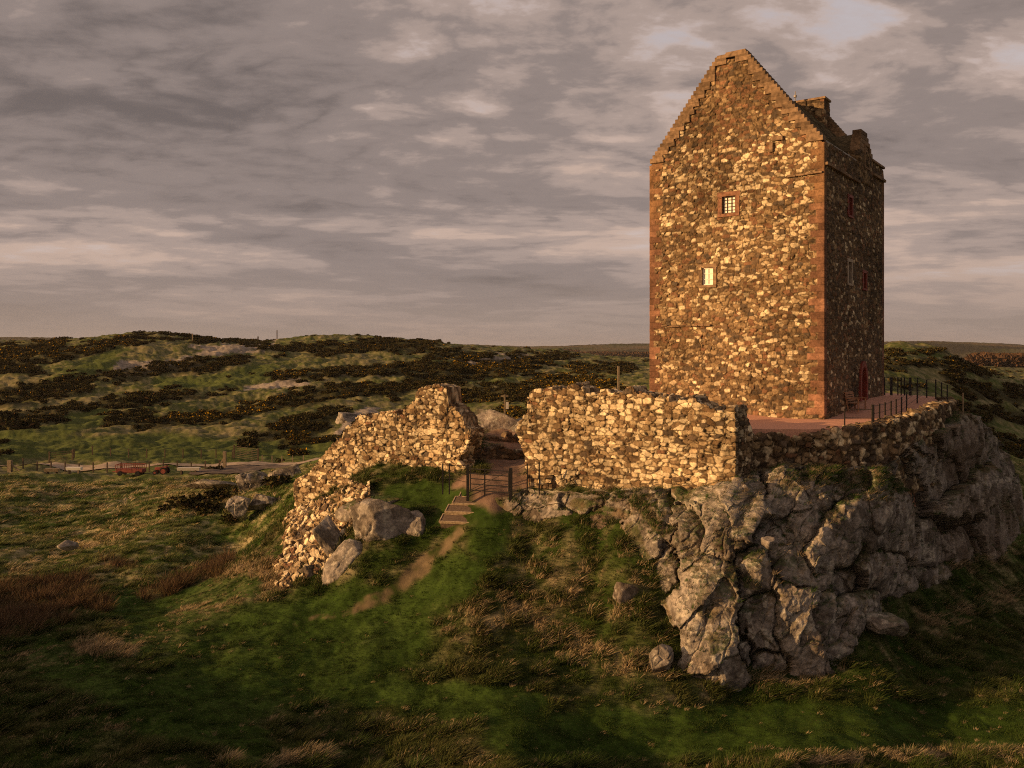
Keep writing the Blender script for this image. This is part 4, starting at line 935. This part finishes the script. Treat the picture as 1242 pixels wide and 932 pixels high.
def bush_mesh(name, n, rng, mat, leaf=.10, flower=.1, squash=.75):
    """spiny leaf clumps spread through several lobes"""
    lob = [(rng.uniform(-.55,.55), rng.uniform(-.55,.55), rng.uniform(.15,.6), rng.uniform(.32,.6)) for _ in range(8)]
    V, Fc, C, b = [], [], [], 0
    for i in range(n):
        lx, ly, lz, lr = lob[rng.integers(len(lob))]
        d = rng.normal(size=3); d /= np.linalg.norm(d); rr = lr*(.55+.5*rng.uniform()); p = np.array([lx,ly,lz])+d*rr*np.array([1,1,squash])
        if p[2] < -.05: p[2] = abs(p[2])*.4
        u = d*.8+rng.normal(size=3)*.6; u /= np.linalg.norm(u); v = np.cross(u, rng.normal(size=3)); v /= np.linalg.norm(v)
        L = leaf*rng.uniform(.6,1.5); wd = L*.42
        V += [p-v*wd, p+v*wd, p+u*L+v*wd*.3, p+u*L-v*wd*.3]; Fc.append((b,b+1,b+2,b+3)); b += 4
        fl = rng.uniform() < flower and d[2] > -.2
        c = np.array([.40,.235,.012])*rng.uniform(.6,1.1) if fl else np.array([.050,.046,.017])*rng.uniform(.45,1.5) if rng.uniform() < .8 else np.array([.085,.052,.024])*rng.uniform(.6,1.2)
        C += [c]*4
    return mesh_np(name, np.array(V), np.array(Fc), mat, np.array(C), smooth=False)

def scatter(name, P, rz, scale, idx, tint, protos, tilt=None):
    coll = bpy.data.collections.new(name+'_kinds')
    for i, me in enumerate(protos):
        o = bpy.data.objects.new('%s_kind_%02d' % (name, i), me); coll.objects.link(o)
    me = bpy.data.meshes.new(name); me.vertices.add(len(P)); me.vertices.foreach_set('co', np.asarray(P, np.float32).ravel())
    rot = np.zeros((len(P),3), np.float32); rot[:,2] = rz
    if tilt is not None: rot[:,:2] = tilt
    a = me.attributes.new('rot','FLOAT_VECTOR','POINT'); a.data.foreach_set('vector', rot.ravel())
    s3 = np.asarray(scale, np.float32); s3 = s3 if s3.ndim == 2 else np.repeat(s3[:,None],3,1)
    a = me.attributes.new('scl','FLOAT_VECTOR','POINT'); a.data.foreach_set('vector', s3.ravel().copy())
    a = me.attributes.new('idx','INT','POINT'); a.data.foreach_set('value', np.asarray(idx, np.int32))
    a = me.attributes.new('tint','FLOAT_COLOR','POINT'); c = np.ones((len(P),4), np.float32); c[:,:3] = tint; a.data.foreach_set('color', c.ravel())
    me.update()
    ng = bpy.data.node_groups.new(name+'_nodes', 'GeometryNodeTree')
    ng.interface.new_socket('Geometry', in_out='INPUT', socket_type='NodeSocketGeometry'); ng.interface.new_socket('Geometry', in_out='OUTPUT', socket_type='NodeSocketGeometry')
    N, L = ng.nodes, ng.links; gi = N.new('NodeGroupInput'); go = N.new('NodeGroupOutput'); ip = N.new('GeometryNodeInstanceOnPoints'); ci = N.new('GeometryNodeCollectionInfo')
    ci.inputs['Collection'].default_value = coll; ci.inputs['Separate Children'].default_value = True; ci.inputs['Reset Children'].default_value = True
    def na(n, t): x = N.new('GeometryNodeInputNamedAttribute'); x.data_type = t; x.inputs['Name'].default_value = n; return x.outputs['Attribute']
    ip.inputs['Pick Instance'].default_value = True
    L.new(gi.outputs[0], ip.inputs['Points']); L.new(ci.outputs[0], ip.inputs['Instance']); L.new(na('idx','INT'), ip.inputs['Instance Index'])
    L.new(na('rot','FLOAT_VECTOR'), ip.inputs['Rotation']); L.new(na('scl','FLOAT_VECTOR'), ip.inputs['Scale']); L.new(ip.outputs['Instances'], go.inputs[0])
    o = link(name, me); md = o.modifiers.new('scatter','NODES'); md.node_group = ng
    return o

def build_plants():
    rng = np.random.default_rng(21)
    # --- grass: equal density on the picture, so thinner further off
    n = 340000
    u = rng.uniform(-40, 1290, n); ly = rng.uniform(math.log(19), math.log(92), n); Y = np.exp(ly); x = (u-CX)/F0*Y; y = Y
    # a sheet seen edge-on needs fewer: keep by slope of the ground towards the eye
    z = height(x, y); k = ground_masks(x, y, z); col = ground_color(x, y, z)
    bad = inpoly(x, y, TERP)
    px, py = pix(x, y, z)
    bad |= (k['path'] > .45)|(k['yard'] > .4)|(py > 990)|((px > 528)&(px < 600)&(py > 596)&(py < 640))
    bad |= (Y > 93)
    keep = ~bad&(rng.uniform(size=n) < np.interp(Y,[19,45,60,92],[1,1,.75,.5]))
    x, y, z, col = x[keep], y[keep], z[keep], col[keep]; k = {a: b[keep] for a, b in k.items()}; m = len(x)
    lawn = k['lawn']; straw = np.clip(k['straw']+.15*fbm2(x/1.5, y/1.5, 2, 71), 0, 1)
    clump = sstep(-.05,.55,fbm2(x/.9, y/.9, 3, 73)+.35*fbm2(x/4, y/4, 2, 74))
    gold = strokes(*pix(x, y, z), [(335,700,240,742,20),(300,690,215,748,10),(40,802,215,772,9)], .6)*(y < 52)
    isst = rng.uniform(size=m) < np.clip(.5*gold+.015+.06*clump+straw*(.03+.30*sstep(-.05,.45,fbm2(x/.8+3, y/.8, 3, 79)+.3*fbm2(x/4,y/4,2,80))), 0, .7)*(1-.9*lawn)
    h = np.where(isst, .5+.5*clump+.3*straw, .6+.7*clump)*(1-.55*lawn)*rng.uniform(.7,1.3,m)*np.interp(y,[19,45,92],[.95,1,1.25])
    g = mix(LUSH[None].repeat(m,0)*1.1, np.array([[.075,.075,.024]]), np.clip(.45+.6*fbm2(x/2.4, y/2.4, 3, 77)+.2*rng.normal(size=m),0,1)*(1-.6*lawn))
    s = STRAW[None]*rng.uniform(.8,2.0,m)[:,None]*np.array([1,.95,.9])
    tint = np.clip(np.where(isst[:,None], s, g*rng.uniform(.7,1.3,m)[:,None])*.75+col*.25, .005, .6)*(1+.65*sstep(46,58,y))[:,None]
    wind = (.55,-.05)
    short = [tuft_mesh('sward', 20, .15, .014, .16, (.18,-.03), rng, M['grass']) for _ in range(5)]
    long_ = [tuft_mesh('tussock', 30, .30, .013, .14, wind, rng, M['grass']) for _ in range(7)]
    idx = np.where(isst|((clump > .45)&(rng.uniform(size=m) < .5)&(lawn < .4)), 5+rng.integers(0,7,m), rng.integers(0,5,m))
    rz = rng.normal(0,.7,m)
    w = np.interp(y,[19,40,92],[1,1.3,2.6])
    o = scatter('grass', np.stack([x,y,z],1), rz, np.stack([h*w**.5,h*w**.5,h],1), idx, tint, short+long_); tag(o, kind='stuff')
    # --- rushes and dead bracken
    n = 26000; u = rng.uniform(-40, 420, n); Y = np.exp(rng.uniform(math.log(34), math.log(62), n)); x = (u-CX)/F0*Y; z = height(x, Y); k = ground_masks(x, Y, z)
    keep = rng.uniform(size=n) < k['rush']*.4*sstep(-.35,.2,fbm2(x/1.1,Y/1.1,3,85)); x, y, z = x[keep], Y[keep], z[keep]; m = len(x)
    rp = [tuft_mesh('rush', 34, .80, .015, .20, (.22,-.04), rng, M['grass']) for _ in range(5)]
    tint = np.array([.115,.072,.042])[None]*rng.uniform(.55,1.35,m)[:,None]*np.stack([np.ones(m), rng.uniform(.9,1.2,m), rng.uniform(.8,1.2,m)],1)
    o = scatter('rushes', np.stack([x,y,z],1), rng.normal(0,.8,m), rng.uniform(.65,1.2,m), rng.integers(0,5,m), tint, rp); tag(o, kind='stuff')
    # --- tall dead stalks near the lower edge
    # --- turf growing on the crag ledges: on its own mesh's upward faces
    dg = CRAG; V = np.empty(len(dg.data.vertices)*3, np.float32); dg.data.vertices.foreach_get('co', V); V = V.reshape(-1,3)
    Fc = np.empty(len(dg.data.polygons)*4, np.int32); dg.data.polygons.foreach_get('vertices', Fc); N = vnormals(V.astype(float), Fc.reshape(-1,4))
    px, py = pix(V[:,0], V[:,1], V[:,2])
    patch = strokes(px, py, [(1000,572,1075,590,16),(1060,590,1020,600,8),(960,580,985,575,8),(720,600,770,605,9),(780,605,805,640,8),(1120,510,1160,500,8),(905,700,940,720,5),(780,700,812,770,10)], .5)
    cand = np.where((N[:,2] > .55)&(rng.uniform(size=len(V)) < .02+.14*patch))[0]; m = len(cand); P = V[cand]
    tint = np.where((rng.uniform(size=m) < .45)[:,None], STRAW[None]*.8, LUSH[None]*1.3)*rng.uniform(.6,1.2,m)[:,None]
    o = scatter('ledge_grass', P, rng.normal(0,.7,m), rng.uniform(.35,.9,m), rng.integers(0,12,m), tint, short+long_); tag(o, kind='stuff')
    # --- gorse on the hills
    gm = mat_attr('gorse_leaves', .9, 1.2, .35, 0, spec=.05)
    protos = [bush_mesh('gorse', 520, rng, gm, .20, f) for f in (.0,.004,.012,.03,.08,.20)]
    n = 95000; u = rng.uniform(-60, 1300, n); Y = np.sqrt(rng.uniform(95**2, 520**2, n)); x = (u-CX)/F0*Y; z = height(x, Y, True); k = ground_masks(x, Y, z)
    px, py = pix(x, Y, z)
    keep = (rng.uniform(size=n) < k['gorse']*np.interp(Y,[95,200,520],[.8,.7,.5])*sstep(-.35,.25,fbm2(x/9,Y/9,3,87)+.5*(k['gorse']-.5))+.003)&((px < 800)|(px > 1060)); x, y, z, px, py = x[keep], Y[keep], z[keep], px[keep], py[keep]; m = len(x)
    yl = strokes(px, py, [(0,428,70,416,12),(60,430,150,414,8),(255,500,330,490,10),(640,450,740,468,14),(360,530,380,536,8),(330,450,370,450,6),(520,500,640,505,14),(200,505,260,500,6),(560,440,640,455,8)], .5)
    yn = fbm2(x/14, y/14, 3, 83)+1.5*yl-.25
    idx = np.clip(np.floor(1.4+yn*3.2+rng.normal(0,.8,m)), 0, 5).astype(int)
    sc = rng.uniform(.55,1.25,m)*np.interp(y,[95,200,500],[.85,1.0,1.5])
    o = scatter('gorse_scrub', np.stack([x,y,z-.15],1), rng.uniform(0,6.28,m), np.stack([sc*1.15,sc*1.15,sc*.85],1), idx, np.full((m,3),.5), protos); tag(o, kind='stuff')
    # single bushes near enough to tell apart
    for px, Y, s, f, lab in [(333,68,1.15,1,'round dark bush right of the grey knoll boulders'),(229,66.5,1.35,0,'dark spreading bush at the left end of the knoll'),(256,66,1.1,1,'low dark bush in the middle of the knoll'),(268,70,1.4,0,'dark bush behind the split grey boulder on the knoll'),(281,63.5,.8,2,'little dark bush against the foot of the split boulder'),(204,67.5,.7,1,'smallest dark bush, on the left slope of the knoll'),
                              (362,118,1.5,5,'yellow flowering gorse bush at the hill foot just left of the broken wall'),(300,124,1.6,1,'dark gorse bush at the left tip of the lowest gorse bank'),(24,140,2.6,0,'big dark gorse bush at the left edge above the track'),(182,178,2.4,0,'dark rounded gorse bush between the two middle gorse banks'),(8,150,2.2,1,'dark gorse bush touching the left edge of the view')]:
        x = (px-CX)/F0*Y; o = link('gorse_bush', protos[f], None, (x, Y, gz(x,Y)-.1)); o.scale = (s*1.15,s*1.15,s*.85); o.rotation_euler.z = px*.37; tag(o, lab, 'bush')
    # --- woods far off
    wm = mat_attr('far_foliage', .95, .3, .3, 0, spec=.05)
    wp = [bush_mesh('wood_crown', 420, rng, wm, .26, 0, 1.0) for _ in range(3)]
    for me in wp:
        c = np.empty(len(me.vertices)*4, np.float32); me.attributes['Col'].data.foreach_get('color', c); c = c.reshape(-1,4); c[:,:3] = np.array([.075,.045,.028])*rng.uniform(.6,1.4,len(c)//4).repeat(4)[:,None]; me.attributes['Col'].data.foreach_set('color', c.ravel())
    n = 1500; px = np.concatenate([rng.uniform(1185,1300,n), rng.uniform(690,800,350), rng.uniform(640,700,60)]); Y = np.concatenate([rng.uniform(620,900,n), rng.uniform(1500,1650,350), rng.uniform(1900,2000,60)]); m = len(px)
    x = (px-CX)/F0*Y; z = height(x, Y); s = np.concatenate([rng.uniform(5,8.5,n), rng.uniform(7,11,350), rng.uniform(7,9,60)])
    o = scatter('far_wood', np.stack([x,Y,z],1), rng.uniform(0,6.28,m), s, rng.integers(0,3,m), np.full((m,3),.5), wp); tag(o, kind='stuff')

# ------------------------------------------------------------------ sky, sun, camera
def build_world():
    w = bpy.data.worlds.new('World'); SC.world = w; w.use_nodes = True; nt = w.node_tree; N, L = nt.nodes, nt.links
    bg = N['Background']; bg.inputs['Strength'].default_value = .1
    sky = N.new('ShaderNodeTexSky'); sky.sky_type = 'NISHITA'; sky.sun_disc = False; sky.sun_elevation = SUNEL
    sky.sun_rotation = math.atan2(SUNX, SUNY); sky.dust_density = 2.0; sky.altitude = 200
    tc = N.new('ShaderNodeTexCoord'); sp = N.new('ShaderNodeSeparateXYZ'); L.new(tc.outputs['Generated'], sp.inputs[0])
    def math_(op, a, b=None, clamp=False):
        m = N.new('ShaderNodeMath'); m.operation = op; m.use_clamp = clamp
        for i, v in enumerate((a, b)):
            if v is None: continue
            if isinstance(v, (int,float)): m.inputs[i].default_value = v
            else: L.new(v, m.inputs[i])
        return m.outputs[0]
    zc = math_('ADD', math_('MAXIMUM', sp.outputs['Z'], 0.0), .17)
    cx = math_('DIVIDE', sp.outputs['X'], zc); cy = math_('DIVIDE', sp.outputs['Y'], zc)
    cv = N.new('ShaderNodeCombineXYZ'); L.new(cx, cv.inputs[0]); L.new(cy, cv.inputs[1])
    def noise(scale, off, detail=8, rough=.58, sx=1, sy=1, dist=0):
        mp = N.new('ShaderNodeMapping'); mp.inputs['Location'].default_value = off; mp.inputs['Scale'].default_value = (scale*sx, scale*sy, 1); mp.inputs['Rotation'].default_value = (0,0,.10)
        L.new(cv.outputs[0], mp.inputs['Vector']); n = N.new('ShaderNodeTexNoise'); n.inputs['Scale'].default_value = 1; n.inputs['Detail'].default_value = detail; n.inputs['Roughness'].default_value = rough; n.inputs['Distortion'].default_value = dist
        L.new(mp.outputs[0], n.inputs['Vector']); return n.outputs['Fac']
    def ramp(f, stops):
        r = N.new('ShaderNodeValToRGB'); L.new(f, r.inputs['Fac']); e = r.color_ramp.elements
        while len(e) < len(stops): e.new(.5)
        for q, (p, c) in zip(e, stops): q.position = p; q.color = c if len(c) == 4 else tuple(c)+(1,)
        r.color_ramp.interpolation = 'EASE'; return r.outputs['Color']
    def mixc(f, a, b):
        m = N.new('ShaderNodeMix'); m.data_type = 'RGBA'; 
        if isinstance(f, float): m.inputs['Factor'].default_value = f
        else: L.new(f, m.inputs['Factor'])
        for s, v in ((6,a),(7,b)):
            if isinstance(v, tuple): m.inputs[s].default_value = v+(1,)
            else: L.new(v, m.inputs[s])
        return m.outputs[2]
    K = 13.6
    n1 = noise(.95, (SKYOFF[0],SKYOFF[1],0), 12, .60, .75, 1.1, .15)
    nb = noise(3.1, (1.3,8.2,0), 7, .55, .8, 1.1, .3)
    n2 = noise(7.5, (11,3,0), 8, .62, .85, 1.1, .3)
    n3 = noise(.33, (2.6,7,0), 3, .5)
    billow = math_('MULTIPLY', math_('ABSOLUTE', math_('SUBTRACT', nb, .5)), 2.4)
    az = math_('ARCTAN2', sp.outputs['X'], sp.outputs['Y'])
    bv = N.new('ShaderNodeCombineXYZ'); L.new(math_('MULTIPLY', az, 1.7), bv.inputs[0]); L.new(math_('MULTIPLY', math_('ADD', sp.outputs['Z'], math_('MULTIPLY', az, .02)), 17.0), bv.inputs[1])
    bn = N.new('ShaderNodeTexNoise'); bn.inputs['Scale'].default_value = 1.0; bn.inputs['Detail'].default_value = 9; bn.inputs['Roughness'].default_value = .58; bn.inputs['Distortion'].default_value = .35; L.new(bv.outputs[0], bn.inputs['Vector'])
    band = bn.outputs['Fac']
    low = ramp(sp.outputs['Z'], [(.06, (1,1,1)), (.30, (0,0,0))])
    puff = math_('ADD', math_('MULTIPLY', n1, .50), math_('ADD', math_('MULTIPLY', math_('SUBTRACT', .62, billow), .20), math_('ADD', math_('MULTIPLY', n2, .14), math_('MULTIPLY', n3, .28))))
    lay = math_('ADD', math_('MULTIPLY', band, .66), math_('MULTIPLY', puff, .36))
    md = N.new('ShaderNodeMix'); md.data_type = 'FLOAT'; L.new(low, md.inputs[0]); L.new(puff, md.inputs[2]); L.new(lay, md.inputs[3]); dens = md.outputs[0]
    cloud = ramp(dens, [(.425, (.34*K,.275*K,.25*K)), (.468, (.325*K,.240*K,.198*K)), (.51, (.235*K,.182*K,.160*K)), (.555, (.165*K,.132*K,.121*K)), (.66, (.095*K,.078*K,.074*K))])
    blue = mixc(.72, sky.outputs['Color'], (.33*K,.30*K,.315*K))
    gap = ramp(dens, [(.45, (1,1,1)), (.51, (0,0,0))])
    el = ramp(sp.outputs['Z'], [(.20, (0,0,0)), (.33, (1,1,1))])
    c = mixc(math_('MULTIPLY', math_('MULTIPLY', gap, el), .6), cloud, blue)
    hz = ramp(sp.outputs['Z'], [(.0, (1,1,1)), (.12, (.0,.0,.0))])
    hcol = ramp(band, [(.40, (.165*K,.124*K,.104*K)), (.55, (.195*K,.147*K,.120*K)), (.66, (.23*K,.171*K,.137*K))])
    c = mixc(math_('MULTIPLY', hz, .80), c, hcol)
    # the low sun lights the cloud on its own side of the sky
    dt = N.new('ShaderNodeVectorMath'); dt.operation = 'DOT_PRODUCT'; L.new(tc.outputs['Generated'], dt.inputs[0]); dt.inputs[1].default_value = (SUNX, SUNY, .1)
    gl = ramp(dt.outputs['Value'], [(.35,(0,0,0)),(1.0,(1,1,1))])
    c = mixc(math_('MULTIPLY', gl, .55), c, (.95*K,.55*K,.28*K))
    L.new(c, bg.inputs['Color'])
    s = bpy.data.lights.new('sun', 'SUN'); s.energy = 5.0; s.angle = math.radians(.5); s.color = (1.0,.57,.235)
    o = bpy.data.objects.new('sun', s); COL.objects.link(o)
    d = Vector((SUNX*math.cos(SUNEL), SUNY*math.cos(SUNEL), math.sin(SUNEL))); o.rotation_euler = d.to_track_quat('Z','Y').to_euler(); o.location = d*60
SKYOFF = (12.4, 2.2)
def build_haze():
    mb = MB(); mb.box((0,0,-2), (13000,13000,130)); o = mb.build('haze', None)
    m = bpy.data.materials.new('thin_air'); nt, N, L = nodes_of(m); N.remove(N['Principled BSDF'])
    v = N.new('ShaderNodeVolumePrincipled'); v.inputs['Color'].default_value = (.86,.84,.84,1); v.inputs['Density'].default_value = .00005; v.inputs['Anisotropy'].default_value = .2
    L.new(v.outputs[0], N['Material Output'].inputs['Volume']); o.data.materials.clear(); o.data.materials.append(m); tag(o, kind='stuff')
def build_camera():
    c = bpy.data.cameras.new('camera'); c.sensor_width = 36; c.lens = 36*F0/1242; c.shift_y = -(466-HY)/1242; c.clip_start = .5; c.clip_end = 20000
    o = bpy.data.objects.new('camera', c); COL.objects.link(o); o.rotation_euler = (math.pi/2,0,0); SC.camera = o
def settings():
    v = SC.view_settings; v.view_transform = 'Standard'; v.look = 'None'; v.exposure = 0.36; v.gamma = 1; v.use_curve_mapping = False
    SC.cycles.max_bounces = 5; SC.cycles.diffuse_bounces = 3; SC.cycles.glossy_bounces = 2; SC.cycles.use_denoising = False; SC.cycles.denoiser = 'OPENIMAGEDENOISE'; SC.cycles.denoising_input_passes = 'RGB_ALBEDO_NORMAL'; SC.cycles.denoising_prefilter = 'ACCURATE'; SC.cycles.pixel_filter_type = 'BLACKMAN_HARRIS'; SC.cycles.filter_width = 1.05

import time
_t = time.time()
def tick(s):
    global _t; print('%-12s %.1fs' % (s, time.time()-_t)); _t = time.time()
build_world(); build_camera(); settings()
build_ground(); tick('ground')
build_tower(); tick('tower')
build_walls(); tick('walls')
CRAG = build_crag(); build_rubble(); tick('crag')
build_boulders(); tick('boulders')
build_terrace(); build_furniture(); build_track(); tick('furniture')
build_plants(); tick('plants')
build_haze()
